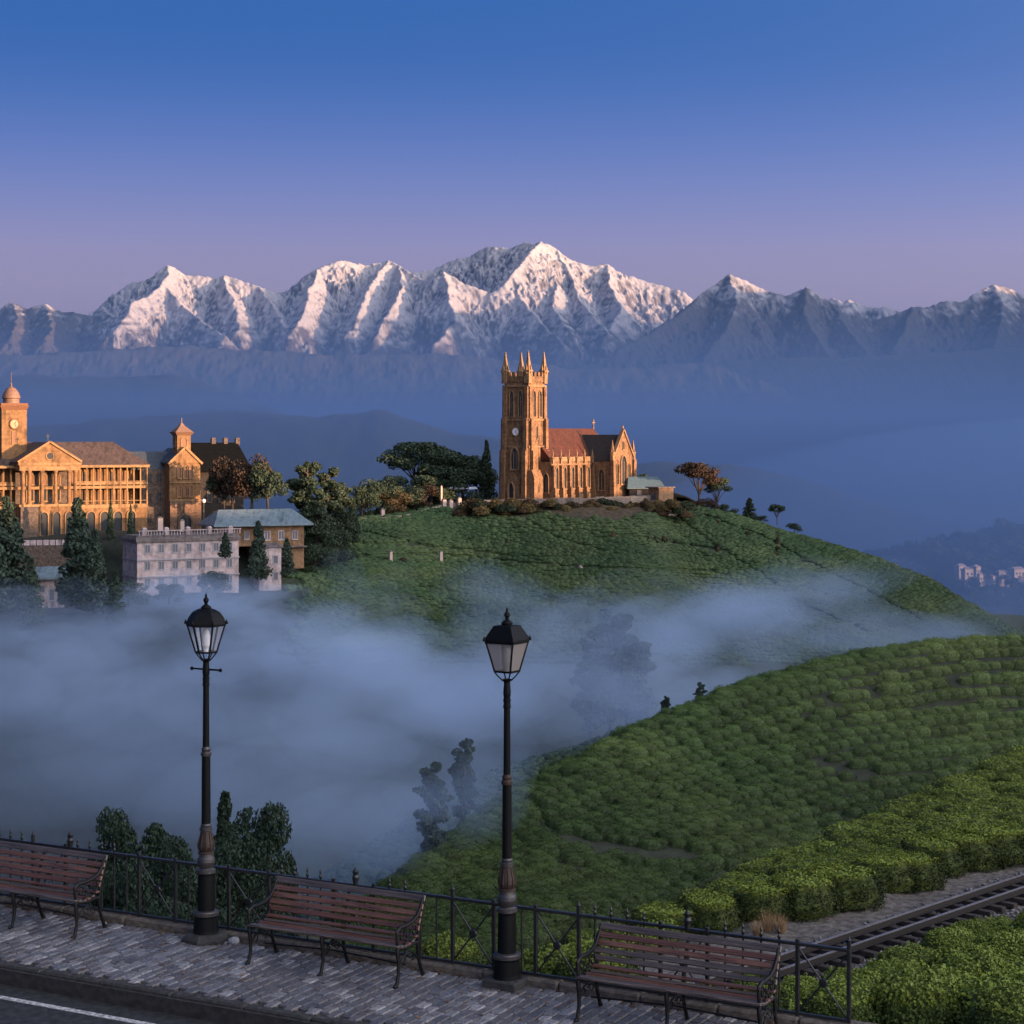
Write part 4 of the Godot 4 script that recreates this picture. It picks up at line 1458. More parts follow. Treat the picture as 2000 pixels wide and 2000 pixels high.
# ---------------------------------------------------------------- railway
func railway() -> void:
	var steel := mat("rail steel", Color(0.34, 0.32, 0.32), 0.4, 0.4, 0.0, 0.4, 0.6)
	var rust := mat("rail rust", Color(0.022, 0.019, 0.018), 0.9, 0.3, 0.0, 0.4)
	var t := thing("railway_track", "narrow gauge railway track curving up past the tea bushes", "railway track", Vector3.ZERO)
	var bed := MB.new()
	var path := []
	for k in 34:
		var a := -9.0 + k * 1.0
		var bend := 0.0 if a > -3.0 else -0.035 * (a + 3.0) * (a + 3.0)
		path.append(Vector3(TRACK0.x + 0.69 * a - 0.72 * bend, -4.0, -(TRACK0.y + 0.72 * a + 0.69 * bend)))
	for s in [-1, 1]:
		for part in [["rail_head", 0.05, 0.022, 0.13, steel], ["rail_web", 0.022, 0.09, 0.07, rust], ["rail_foot", 0.09, 0.018, 0.012, rust]]:
			var b := MB.new()
			for k in path.size() - 1:
				var dir: Vector3 = (path[k + 1] - path[k]).normalized()
				var side: Vector3 = dir.cross(Vector3.UP) * 0.305 * s
				b.bar(path[k] + side + Vector3(0, part[3], 0), path[k + 1] + side + Vector3(0, part[3], 0), part[1], part[2])
			obj(part[0], b, part[4], t)
	var a := 0.0
	var r := RandomNumberGenerator.new()
	r.seed = 8
	var timber := mat("sleeper", Color(0.05, 0.043, 0.038), 0.9, 0.5, 0.3, 0.5)
	for k in path.size() - 1:
		for h in [0.0, 0.5]:
			var p: Vector3 = path[k].lerp(path[k + 1], h)
			var dir: Vector3 = (path[k + 1] - path[k]).normalized()
			var b := MB.new()
			b.bbox(p + Vector3(0, -0.075 + r.randf_range(-0.012, 0.008), 0), Vector3(1.25, 0.11, 0.17), 0.012, Basis(dir.cross(Vector3.UP), Vector3.UP, -dir))
			obj("sleeper", b, timber, t)
	var where := []
	var cols := PackedColorArray()
	var pebble := MB.new()
	pebble.ball(Vector3.ZERO, Vector3(0.035, 0.025, 0.03), 3, 5)
	for k in 3000:
		var p := Vector2(r.randf_range(-1.2, 1.1), r.randf_range(-3.0, 21.0))
		if p.x > 0.75 and r.randf() < 0.55:
			continue
		var x := TRACK0.x - 0.72 * p.x + 0.69 * p.y
		var d := TRACK0.y + 0.69 * p.x + 0.72 * p.y
		var s := r.randf_range(0.5, 1.7)
		where.append(Transform3D(Basis.from_euler(Vector3(r.randf() * 6, r.randf() * 6, 0)).scaled(Vector3.ONE * s), Vector3(x, near_height(x, d) + 0.02, -d)))
		cols.append(Color.WHITE * r.randf_range(0.5, 1.4))
	scatter("ballast", pebble.mesh(), mat("ballast stone", Color(0.13, 0.125, 0.125), 0.9), where, cols)


# ---------------------------------------------------------------- buildings
const FRONT := Basis()
var RIGHT := Basis(Vector3(0, 0, -1), Vector3(0, 1, 0), Vector3(1, 0, 0))
var LEFT := Basis(Vector3(0, 0, 1), Vector3(0, 1, 0), Vector3(-1, 0, 0))


func outline(w: float, h: float, kind: String, n := 6) -> PackedVector2Array:   # anticlockwise from the lower left; origin at the sill's middle
	var p := PackedVector2Array([Vector2(-w / 2, 0), Vector2(w / 2, 0)])
	if kind == "square":
		p.append(Vector2(w / 2, h)); p.append(Vector2(-w / 2, h))
	elif kind == "round":
		for k in n + 1:
			var a := PI * k / n
			p.append(Vector2(cos(a) * w / 2, h - w / 2 + sin(a) * w / 2))
	else:   # pointed
		var rise := w * 0.95
		for k in n + 1:
			var t := float(k) / n
			p.append(Vector2(w / 2 * (1.0 - pow(t, 1.7)), h - rise + rise * sin(t * PI / 2)))
		for k in range(n - 1, -1, -1):
			var t := float(k) / n
			p.append(Vector2(-w / 2 * (1.0 - pow(t, 1.7)), h - rise + rise * sin(t * PI / 2)))
	return p


func opening(parent: Node, called: String, p: Vector3, w: float, h: float, b: Basis, kind: String, stone: Material, dark: Material, lights := 1, proud := 0.14) -> MeshInstance3D:
	# a surround that stands proud of the wall, with a dark pane and its bars set back inside it
	var o := outline(w, h, kind)
	var m := MB.new()
	var pts := []
	for q in o:
		pts.append(p + b * Vector3(q.x, q.y, proud * 0.5))
	pts.append(pts[0])
	for k in pts.size() - 1:
		m.bar(pts[k], pts[k + 1] + (pts[k + 1] - pts[k]).normalized() * 0.03, w * 0.1 + 0.05, proud, b.z)
	m.box(p + b * Vector3(0, -0.08, proud * 0.6), Vector3(w * 1.3, 0.16, proud * 1.5), b)
	for k in range(1, lights):
		var x := -w / 2 + w * k / lights
		m.bar(p + b * Vector3(x, 0, 0.05), p + b * Vector3(x, h * (0.8 if kind != "square" else 1.0), 0.05), 0.12, 0.1, b.z)
	var f := obj(called, m, stone, parent)
	m = MB.new()
	m.slab(o, b, p + b * Vector3(0, 0, 0.015), 0.03)
	obj("pane" if called != "door" else "door_leaf", m, dark, f)
	return f


func gable_slab(w: float, eaves: float, apex: float, depth: float, b: Basis, p: Vector3) -> MB:
	var m := MB.new()
	m.slab(PackedVector2Array([Vector2(-w / 2, 0), Vector2(w / 2, 0), Vector2(w / 2, eaves), Vector2(0, apex), Vector2(-w / 2, eaves)]), b, p, depth)
	return m


func pitched(w: float, l: float, y0: float, y1: float, p: Vector3, b := Basis(), hip := 0.0, over := 0.25) -> MB:   # ridge along b.z, thickness 0.25
	var m := MB.new()
	var q := func(x, y, z): return p + b * Vector3(x, y, z)
	var h := w / 2 + over
	var t := 0.28
	var l2 := l / 2
	for s in [-1.0, 1.0]:
		var a: Vector3 = q.call(s * h, y0, l2)
		var c: Vector3 = q.call(s * h, y0, -l2)
		var d: Vector3 = q.call(0, y1, -l2 + hip)
		var e: Vector3 = q.call(0, y1, l2 - hip)
		m.face(a, c, d, e, q.call(0, y0 - 2, 0))
		m.face(a - Vector3(0, t, 0), c - Vector3(0, t, 0), c, a, q.call(0, y0, 0))
		if hip > 0:
			var f: Vector3 = q.call(h, y0, s * l2)
			var g: Vector3 = q.call(-h, y0, s * l2)
			var k: Vector3 = q.call(0, y1, s * (l2 - hip))
			if (g - f).cross(k - f).dot(b.z * s) > 0:
				m.tri(f, g, k)
			else:
				m.tri(f, k, g)
			m.face(f, g, g - Vector3(0, t, 0), f - Vector3(0, t, 0), q.call(0, y0, 0))
		else:
			var f: Vector3 = q.call(h, y0 - t, s * l2)
			var g: Vector3 = q.call(-h, y0 - t, s * l2)
			var k: Vector3 = q.call(0, y1 - t * 0.6, s * l2)
			if (g - f).cross(k - f).dot(b.z * s) > 0:
				m.tri(f, g, k)
			else:
				m.tri(f, k, g)
	m.face(q.call(-h, y0 - t, l2), q.call(h, y0 - t, l2), q.call(h, y0 - t, -l2), q.call(-h, y0 - t, -l2), q.call(0, y1, 0))
	return m


func pinnacle(h: float, w: float) -> MB:
	var m := MB.new()
	m.lathe([Vector2(w, 0), Vector2(w, h * 0.34), Vector2(w * 1.25, h * 0.36), Vector2(w * 1.25, h * 0.4), Vector2(w * 0.85, h * 0.43), Vector2(w * 0.2, h * 0.93), Vector2(w * 0.32, h * 0.945), Vector2(w * 0.12, h * 0.97), Vector2(0, h)], 4, Vector3.ZERO, PI / 4, true)
	for k in 4:
		var a := PI / 2 * k
		m.lathe([Vector2(w * 0.3, h * 0.3), Vector2(w * 0.3, h * 0.45), Vector2(0, h * 0.6)], 4, Vector3(sin(a) * w * 0.75, 0, cos(a) * w * 0.75), PI / 4, true)
	return m


func clock(parent: Node, p: Vector3, r: float, b: Basis, face: Material, rim: Material) -> void:
	var m := MB.new()
	var o := PackedVector2Array()
	for k in 20:
		o.append(Vector2(cos(TAU * k / 20), sin(TAU * k / 20)) * r)
	m.slab(o, b, p + b.z * 0.1, 0.2)
	var c := obj("clock_face", m, face, parent)
	m = MB.new()
	for k in 20:
		m.bar(p + b * Vector3(o[k].x, o[k].y, 0.12) * 1.0, p + b * Vector3(o[(k + 1) % 20].x, o[(k + 1) % 20].y, 0.12), r * 0.22, 0.3, b.z)
	obj("clock_rim", m, rim, c)
	var dark := mat("dark metal", Color(0.02, 0.02, 0.02))
	for hand in [[r * 0.75, 2.6, 0.07], [r * 0.5, 0.6, 0.1]]:
		m = MB.new()
		m.bar(p + b.z * 0.24, p + b * Vector3(sin(hand[1]) * hand[0], cos(hand[1]) * hand[0], 0.24), hand[2], 0.05, b.z)
		obj("clock_hand", m, dark, c)


func church() -> void:
	var stone := mat("church stone", Color(0.265, 0.15, 0.078), 0.9, 5.0, 6.0, 0.45)
	var trim := mat("church trim", Color(0.30, 0.185, 0.1), 0.85, 3.0, 2.0, 0.35)
	var dark := mat("dark pane", Color(0.02, 0.025, 0.03), 0.3)
	var tile := mat("church roof", Color(0.101, 0.028, 0.014), 0.85, 4.0, 4.0, 0.5)
	var base := at(1024.7, 975, 452)
	var t := thing("church", "sandstone church with a pinnacled clock tower and red roof, on the hilltop", "church", Vector3(base.x, base.y, base.z), deg_to_rad(-35.0))
	# tower: three stages, each a little narrower, with string courses
	var b := MB.new()
	b.hexa(Vector3(0, 5.4, 0), Vector3(8.0, 14.0, 8.0), Vector3(7.5, 14.0, 7.5))
	b.box(Vector3(0, 15.5, 0), Vector3(7.1, 6.6, 7.1))
	b.box(Vector3(0, 23.4, 0), Vector3(6.8, 9.6, 6.8))
	obj("tower", b, stone, t)
	b = MB.new()
	for y in [[12.4, 7.9], [18.7, 7.7], [26.6, 7.5]]:
		b = MB.new()
		b.box(Vector3(0, y[0], 0), Vector3(y[1], 0.45, y[1]))
		obj("string_course", b, trim, t)
	b = MB.new()
	b.box(Vector3(0, 0.5, 0), Vector3(8.6, 1.4, 8.6))
	obj("tower_plinth", b, trim, t)
	b = MB.new()
	for s in [[0, 1], [0, -1], [1, 0], [-1, 0]]:
		b.box(Vector3(s[0] * 3.4, 28.2, s[1] * 3.4), Vector3(6.9 if s[0] == 0 else 0.42, 1.3, 6.06 if s[0] != 0 else 0.42))
		for k in 4:
			var u := -2.3 + k * 1.53
			b.box(Vector3(s[0] * 3.4 + (u if s[0] == 0 else 0.0), 29.35, s[1] * 3.4 + (u if s[1] == 0 else 0.0)), Vector3(0.8 if s[0] == 0 else 0.42, 1.0, 0.8 if s[0] != 0 else 0.42))
	obj("parapet", b, stone, t)
	for sx in [-1, 1]:
		for sz in [-1, 1]:
			var p := obj("pinnacle", pinnacle(7.6, 0.95), trim, t)
			p.position = Vector3(sx * 3.25, 27.2, sz * 3.25)
			for ax in [0, 1]:   # paired corner buttresses with set-backs
				b = MB.new()
				for st in [[0.0, 11.5, 1.5], [11.0, 19.0, 1.0], [18.5, 26.5, 0.55]]:
					var q := Vector3(sx * 3.0, (st[0] + st[1]) / 2, sz * 3.0)
					if ax == 0:
						q.x = sx * (3.45 + st[2] / 2)
						b.hexa(q, Vector3(st[2], st[1] - st[0], 1.1), Vector3(st[2] * 0.8, st[1] - st[0], 1.0))
					else:
						q.z = sz * (3.45 + st[2] / 2)
						b.hexa(q, Vector3(1.1, st[1] - st[0], st[2]), Vector3(1.0, st[1] - st[0], st[2] * 0.8))
				obj("buttress", b, stone, t)
	for bs in [FRONT, RIGHT]:
		for k in [-1, 1]:
			opening(t, "belfry_opening", bs.z * 3.4 + bs.x * k * 1.25 + Vector3(0, 19.3, 0), 1.25, 6.2, bs, "pointed", trim, dark, 2, 0.3)
	clock(t, FRONT.z * 3.55 + Vector3(0, 15.9, 0), 1.0, FRONT, mat("clock white", Color(0.62, 0.6, 0.6), 0.6), trim)
	opening(t, "slit_window", RIGHT.z * 3.55 + Vector3(0, 14.2, 0), 0.7, 3.0, RIGHT, "pointed", trim, dark)
	opening(t, "west_window", FRONT.z * 3.9 + Vector3(0, 7.0, 0), 2.3, 5.2, FRONT, "pointed", trim, dark, 3, 0.4)
	opening(t, "door", FRONT.z * 4.35 + Vector3(-0.6, 0, 0), 1.7, 4.0, FRONT, "pointed", trim, dark, 1, 0.6)
	obj("porch", gable_slab(4.2, 4.2, 6.3, 0.6, FRONT, Vector3(-0.6, 0, 4.05)), stone, t)
	# the low block lit beside the porch, and the turret left of the tower
	b = MB.new()
	b.box(Vector3(4.6, 2.6, 2.4), Vector3(2.0, 5.2, 3.6))
	b.hexa(Vector3(4.6, 6.1, 2.4), Vector3(2.0, 1.8, 3.6), Vector3(0.5, 1.8, 3.4))
	obj("stair_block", b, stone, t)
	opening(t, "slit_window", Vector3(5.6, 1.6, 2.4), 0.6, 1.8, RIGHT, "pointed", trim, dark)
	b = MB.new()
	b.box(Vector3(-6.4, 3.2, -0.6), Vector3(1.6, 6.4, 1.6))
	b.hexa(Vector3(-5.2, 3.0, -1.0), Vector3(2.6, 6.0, 2.4), Vector3(1.6, 6.0, 2.0))
	obj("turret", b, stone, t)
	var tp := obj("pinnacle", pinnacle(6.5, 0.5), trim, t)
	tp.position = Vector3(-6.4, 6.2, -0.6)
	# nave with its aisle wall along the lit side
	b = MB.new()
	b.box(Vector3(0, 4.0, -15.3), Vector3(14.6, 9.6, 30.0))
	obj("nave_wall", b, stone, t)
	obj("nave_gable", gable_slab(13.8, 9.0, 16.4, 0.7, FRONT, Vector3(0, 0, -30.2)), stone, t)
	obj("roof", pitched(13.2, 29.0, 9.4, 16.7, Vector3(0, 0, -15.6), Basis(), 0.0, 0.0), tile, t)
	b = MB.new()
	b.box(Vector3(7.05, 9.4, -9.2), Vector3(0.5, 1.1, 17.6))
	b.box(Vector3(7.15, 8.2, -9.2), Vector3(0.55, 0.3, 17.6))
	b.box(Vector3(7.15, 0.5, -9.2), Vector3(0.6, 1.2, 17.7))
	obj("aisle_parapet", b, trim, t)
	for k in 6:
		var z := -0.7 - k * 3.42
		b = MB.new()
		b.hexa(Vector3(7.75, 4.0, z), Vector3(0.95, 8.0, 0.75), Vector3(0.5, 8.0, 0.7))
		b.hexa(Vector3(7.95, 1.4, z), Vector3(1.2, 2.8, 0.85), Vector3(0.9, 2.8, 0.8))
		obj("buttress", b, stone, t)
		var p := obj("pinnacle", pinnacle(3.4, 0.36), trim, t)
		p.position = Vector3(7.5, 8.4, z)
		if k < 5:
			opening(t, "window", Vector3(7.3, 2.4, z - 1.71), 1.35, 5.2, RIGHT, "pointed", trim, dark, 2, 0.3)
			opening(t, "window", Vector3(7.3, 0.3, z - 1.71), 0.9, 1.3, RIGHT, "square", trim, dark, 1, 0.2)
	opening(t, "window", Vector3(5.9, 1.6, -0.3), 1.5, 4.6, FRONT, "pointed", trim, dark, 2, 0.25)
	# transept towards the viewer
	b = MB.new()
	b.box(Vector3(9.9, 4.2, -22.85), Vector3(5.6, 9.4, 9.4))
	obj("transept_wall", b, stone, t)
	obj("transept_gable", gable_slab(9.8, 9.2, 16.2, 0.7, RIGHT, Vector3(12.75, 0, -22.85)), stone, t)
	obj("transept_roof", pitched(9.4, 13.0, 9.0, 15.2, Vector3(6.2, 0, -22.85), RIGHT, 0.0, 0.0), mat("old slate", Color(0.045, 0.035, 0.03), 0.85, 4.0, 3.0, 0.5), t)
	b = MB.new()
	for s in [-1, 1]:
		b.bar(Vector3(13.0, 9.3, -22.85 + s * 5.0), Vector3(13.0, 16.5, -22.85), 0.9, 0.35)
	obj("gable_coping", b, trim, t)
	for s in [-1, 1]:
		b = MB.new()
		b.hexa(Vector3(13.2, 4.6, -22.85 + s * 4.75), Vector3(1.3, 9.2, 1.2), Vector3(0.9, 9.2, 1.1))
		obj("buttress", b, stone, t)
		var p := obj("pinnacle", pinnacle(5.2, 0.55), trim, t)
		p.position = Vector3(13.0, 8.8, -22.85 + s * 4.75)
	opening(t, "window", Vector3(13.1, 3.2, -22.85), 2.6, 7.0, RIGHT, "pointed", trim, dark, 3, 0.3)
	for s in [-1, 1]:
		opening(t, "window", Vector3(13.1, 3.2, -22.85 + s * 2.7), 1.0, 5.0, RIGHT, "pointed", trim, dark, 1, 0.25)
	opening(t, "slit_window", Vector3(13.1, 11.6, -22.85), 0.8, 2.0, RIGHT, "pointed", trim, dark, 1, 0.2)
	opening(t, "window", Vector3(10.0, 1.8, -18.15), 1.8, 5.2, FRONT, "pointed", trim, dark, 2, 0.25)
	for c in [[Vector3(0, 16.6, -30.0), 2.4], [Vector3(13.0, 16.2, -22.85), 1.2]]:
		b = MB.new()
		b.bar(c[0], c[0] + Vector3(0, c[1], 0), 0.26, 0.26)
		b.box(c[0] + Vector3(0, c[1] * 0.66, 0), Vector3(0.24, 0.26, c[1] * 0.5))
		obj("cross", b, trim, t)


func school() -> void:
	var wall := mat("school stone", Color(0.24, 0.137, 0.064), 0.9, 5.0, 3.0, 0.3)
	var trim := mat("school trim", Color(0.281, 0.168, 0.078), 0.8, 3.0, 1.0, 0.25)
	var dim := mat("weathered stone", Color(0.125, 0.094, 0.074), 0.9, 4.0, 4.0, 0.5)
	var dark := mat("dark pane", Color(0.02, 0.025, 0.03))
	var warm := mat("brown shutter", Color(0.14, 0.07, 0.04), 0.7)
	var roof := mat("school roof", Color(0.094, 0.066, 0.058), 0.8, 4.0, 3.0, 0.4)
	var slate := mat("blue slate", Color(0.055, 0.07, 0.085), 0.7, 4.0, 3.0, 0.4)
	var base := at(86, 1047, 380)
	var t := thing("school_building", "long colonnaded stone building with pedimented portico and clock tower, left of the trees", "school", base, deg_to_rad(28.0))
	t.scale.x = 0.955
	# main block and its wings
	var b := MB.new()
	b.box(Vector3(-2.6, 6.4, -8.0), Vector3(48.4, 15.0, 9.6))
	obj("wall", b, wall, t)
	obj("roof", pitched(13.0, 52.0, 14.0, 18.6, Vector3(-3.0, 0, -8.0), Basis(Vector3(0, 0, -1), Vector3.UP, Vector3(1, 0, 0)), 6.0, 0.6), roof, t)
	b = MB.new()
	b.box(Vector3(-2.6, 13.75, -1.1), Vector3(49.2, 0.5, 5.6))
	b.box(Vector3(-2.6, 9.55, -1.5), Vector3(48.8, 0.55, 4.8))
	b.box(Vector3(-2.6, 5.75, -1.5), Vector3(48.8, 0.7, 4.9))
	obj("verandah_floor", b, trim, t)
	for k in 34:
		var x := -25.8 + k * 1.44
		if absf(x) < 6.0:
			continue
		b = MB.new()
		b.box(Vector3(x, 11.6, 0.7), Vector3(0.26, 3.7, 0.26))
		b.box(Vector3(x, 7.7, 0.7), Vector3(0.3, 3.3, 0.3))
		obj("verandah_post", b, trim, t)
	for s in [[-26.0, -6.0], [6.0, 21.8]]:
		b = MB.new()
		b.box(Vector3((s[0] + s[1]) / 2, 10.7, 0.75), Vector3(s[1] - s[0], 0.12, 0.12))
		b.box(Vector3((s[0] + s[1]) / 2, 10.3, 0.75), Vector3(s[1] - s[0], 0.5, 0.05))
		b.box(Vector3((s[0] + s[1]) / 2, 6.8, 0.75), Vector3(s[1] - s[0], 0.12, 0.12))
		obj("balustrade", b, trim, t)
	for k in 17:
		var x := -25.0 + k * 2.88
		if absf(x) < 6.0 or x > 21.0:
			continue
		for y in [6.3, 10.1]:
			opening(t, "window", Vector3(x, y, -3.2), 1.3, 2.5, FRONT, "square", trim, warm if k % 2 else dark, 2)
		b = MB.new()
		opening(t, "arch", Vector3(x, 0.2, -2.3 + 3.2), 1.9, 4.6, FRONT, "round", trim, dark, 1, 0.3)
	b = MB.new()
	b.box(Vector3(-16.0, 2.6, 0.3), Vector3(20.4, 5.6, 1.2))
	b.box(Vector3(13.9, 2.6, 0.3), Vector3(15.6, 5.6, 1.2))
	obj("ground_storey", b, wall, t)
	# portico
	b = MB.new()
	b.box(Vector3(0, 2.9, 1.4), Vector3(12.0, 6.2, 6.0))
	obj("portico_base", b, wall, t)
	for x in [-1.6, 1.0, 3.6]:
		opening(t, "arch", Vector3(x + 0.4, 0.2, 4.4), 1.7, 4.8, FRONT, "round", trim, dark, 1, 0.3)
	b = MB.new()
	b.box(Vector3(-4.4, 2.95, 4.7), Vector3(3.6, 6.1, 1.4))
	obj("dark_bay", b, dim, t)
	b = MB.new()
	b.box(Vector3(0, 6.2, 1.5), Vector3(12.6, 0.5, 6.3))
	b.box(Vector3(0, 13.6, 1.5), Vector3(12.4, 1.1, 6.2))
	b.box(Vector3(0, 14.35, 1.5), Vector3(13.0, 0.4, 6.8))
	obj("entablature", b, trim, t)
	b = MB.new()
	b.box(Vector3(0, 9.8, -0.6), Vector3(11.6, 6.9, 0.5))
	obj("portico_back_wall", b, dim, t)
	for k in 6:
		b = MB.new()
		b.lathe([Vector2(0.55, 6.4), Vector2(0.55, 6.7), Vector2(0.42, 6.8), Vector2(0.37, 12.5), Vector2(0.5, 12.7), Vector2(0.55, 13.05)], 12, Vector3([-5.4, -4.1, -1.5, 1.3, 4.1, 5.4][k], 0, 4.0))
		obj("column", b, wall, t)
	for x in [-2.8, -0.1, 2.7]:
		opening(t, "window", Vector3(x, 6.9, -0.33), 1.5, 2.4, FRONT, "square", trim, dark, 2)
		opening(t, "window", Vector3(x, 10.2, -0.33), 1.5, 2.2, FRONT, "round", trim, warm, 2)
	obj("pediment", gable_slab(12.6, 0.3, 3.9, 0.9, FRONT, Vector3(0, 14.5, 4.0)), wall, t)
	obj("portico_roof", pitched(12.6, 12.0, 14.7, 18.6, Vector3(0, 0, -2.4), Basis(), 0.0, 0.4), roof, t)
	b = MB.new()
	for s in [-1, 1]:
		b.bar(Vector3(s * 6.6, 14.75, 4.55), Vector3(0, 18.7, 4.55), 0.5, 0.4)
	obj("pediment_coping", b, trim, t)
	clock_hole(t, Vector3(0, 15.9, 4.47), dark, trim)
	b = MB.new()
	b.bar(Vector3(-0.3, 18.4, 4.0), Vector3(-0.3, 20.3, 4.0), 0.16, 0.16)
	b.box(Vector3(-0.3, 19.8, 4.0), Vector3(0.7, 0.18, 0.16))
	obj("cross", b, slate, t)
	# clock tower
	var tw := Vector3(-5.4, 0, -5.5)
	b = MB.new()
	b.box(tw + Vector3(0, 13.6, 0), Vector3(5.2, 23.2, 5.2))
	obj("clock_tower", b, wall, t)
	b = MB.new()
	b.hexa(tw + Vector3(0, 25.4, 0), Vector3(5.2, 0.9, 5.2), Vector3(6.0, 0.9, 6.0))
	b.box(tw + Vector3(0, 26.0, 0), Vector3(5.6, 0.6, 5.6))
	obj("tower_cornice", b, mat("cornice brown", Color(0.203, 0.094, 0.047), 0.8, 2.0, 1.0, 0.4), t)
	clock(t, tw + Vector3(0, 22.2, 2.6), 0.95, FRONT, mat("clock cream", Color(0.3, 0.22, 0.13)), mat("cornice brown", Color(0.156, 0.078, 0.039)))
	opening(t, "slit_window", tw + Vector3(0, 18.3, 2.6), 0.9, 2.4, FRONT, "square", trim, warm)
	opening(t, "slit_window", tw + Vector3(-2.6, 19.4, 0), 0.9, 2.4, LEFT, "square", trim, dark)
	opening(t, "slit_window", tw + Vector3(-2.6, 23.0, 0), 0.9, 1.4, LEFT, "square", trim, dark)
	b = MB.new()
	b.lathe([Vector2(1.7, 26.2), Vector2(1.7, 27.2), Vector2(1.95, 27.35), Vector2(1.85, 27.8), Vector2(1.5, 28.6), Vector2(0.9, 29.3), Vector2(0.3, 29.6), Vector2(0.12, 29.9), Vector2(0.2, 30.1), Vector2(0.05, 30.4), Vector2(0.04, 32.4), Vector2(0, 32.5)], 12, tw)
	obj("dome", b, mat("dome copper", Color(0.234, 0.133, 0.086), 0.6, 2.0, 0.0, 0.4), t)
	# recessed link and the gabled bell wing
	b = MB.new()
	b.box(Vector3(24.0, 6.2, -4.6), Vector3(6.0, 13.6, 6.0))
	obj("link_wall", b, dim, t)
	obj("link_roof", pitched(9.0, 12.0, 13.2, 16.6, Vector3(24.6, 0, -6.5), Basis(Vector3(0, 0, -1), Vector3.UP, Vector3(1, 0, 0)), 0.0, 0.4), slate, t)
	for x in [22.9, 25.1]:
		for y in [2.0, 6.2, 10.2]:
			opening(t, "window", Vector3(x, y, -1.6), 1.1, 2.0, FRONT, "square", dim, dark, 2)
	var bx := 29.8
	b = MB.new()
	b.box(Vector3(bx, 3.0, -4.0), Vector3(6.9, 7.2, 12.1))
	obj("bell_wing_base", b, mat("brown stone", Color(0.211, 0.133, 0.090), 0.9, 4.0, 4.0, 0.4), t)
	b = MB.new()
	b.box(Vector3(bx, 10.4, -4.3), Vector3(6.8, 8.0, 11.6))
	obj("bell_wing_wall", b, wall, t)
	obj("bell_wing_gable", gable_slab(6.8, 0.4, 3.2, 0.5, FRONT, Vector3(bx, 14.2, 1.4)), wall, t)
	obj("bell_wing_roof", pitched(6.8, 11.0, 14.4, 17.3, Vector3(bx, 0, -4.3), Basis(), 0.0, 0.5), slate, t)
	b = MB.new()
	for s in [-1, 1]:
		b.bar(Vector3(bx + s * 3.8, 14.1, 1.75), Vector3(bx, 17.5, 1.75), 0.4, 0.45)
	b.box(Vector3(bx, 6.7, 1.75), Vector3(7.1, 0.4, 0.4))
	b.box(Vector3(bx, 10.3, 1.65), Vector3(6.9, 0.3, 0.3))
	obj("gable_coping", b, trim, t)
	for k in 3:
		for y in [7.4, 11.2]:
			opening(t, "window", Vector3(bx - 1.3 + k * 1.3, y, 1.5), 0.85, 2.4, FRONT, "round", trim, warm, 1, 0.2)
	opening(t, "arch", Vector3(bx - 0.2, 0.3, 2.06), 3.0, 3.6, FRONT, "round", dim, dark, 3, 0.3)
	b = MB.new()
	b.box(Vector3(bx, 17.9, -0.6), Vector3(3.0, 4.4, 3.0))
	obj("bell_cupola", b, wall, t)
	b = MB.new()
	b.hexa(Vector3(bx, 20.3, -0.6), Vector3(3.2, 0.6, 3.2), Vector3(4.2, 0.6, 4.2))
	b.hexa(Vector3(bx, 21.2, -0.6), Vector3(4.0, 1.3, 4.0), Vector3(1.2, 1.3, 1.2))
	b.hexa(Vector3(bx, 22.2, -0.6), Vector3(1.2, 0.8, 1.2), Vector3(0.15, 0.8, 0.15))
	b.bar(Vector3(bx, 22.5, -0.6), Vector3(bx, 23.5, -0.6), 0.12, 0.12)
	obj("cupola_roof", b, mat("dome copper", Color(0.234, 0.133, 0.086)), t)
	opening(t, "louvre", Vector3(bx, 17.6, 0.9), 1.3, 1.9, FRONT, "round", trim, warm, 1, 0.15)
	opening(t, "louvre", Vector3(bx - 1.5, 17.6, -0.6), 1.3, 1.9, LEFT, "round", trim, dark, 1, 0.15)
	# the hall right of the bell wing: tree shade put into its dark colours
	b = MB.new()
	b.box(Vector3(39.0, 6.0, -9.0), Vector3(13.0, 13.5, 8.0))
	obj("hall_wall", b, mat("dark stone", Color(0.03, 0.026, 0.024), 0.9, 4.0, 3.0, 0.5), t)
	obj("hall_roof", pitched(10.0, 15.0, 12.6, 18.4, Vector3(39.6, 0, -9.0), Basis(Vector3(0, 0, -1), Vector3.UP, Vector3(1, 0, 0)), 1.5, 0.4), mat("hall slate", Color(0.008, 0.009, 0.01), 1.0, 3.0, 1.0, 0.5, 0.0, 0.1), t)
	for k in 4:
		opening(t, "window", Vector3(35.0 + k * 2.6, 6.0, -5.0), 1.0, 2.4, FRONT, "square", dim, dark, 1)
	for k in 3:
		b = MB.new()
		b.box(Vector3(40.0 + k * 2.8, 18.6, -9.2), Vector3(0.9, 1.6, 0.9))
		obj("chimney", b, dim, t)


func clock_hole(t: Node, p: Vector3, dark: Material, trim: Material) -> void:
	var m := MB.new()
	var o := PackedVector2Array()
	for k in 16:
		o.append(Vector2(cos(TAU * k / 16), sin(TAU * k / 16)) * 0.75)
	for k in 16:
		m.bar(p + Vector3(o[k].x, o[k].y, 0.05), p + Vector3(o[(k + 1) % 16].x, o[(k + 1) % 16].y, 0.05), 0.22, 0.14, Vector3.BACK)
	var f := obj("round_window", m, trim, t)
	m = MB.new()
	m.slab(o, FRONT, p, 0.04)
	obj("pane", m, dark, f)


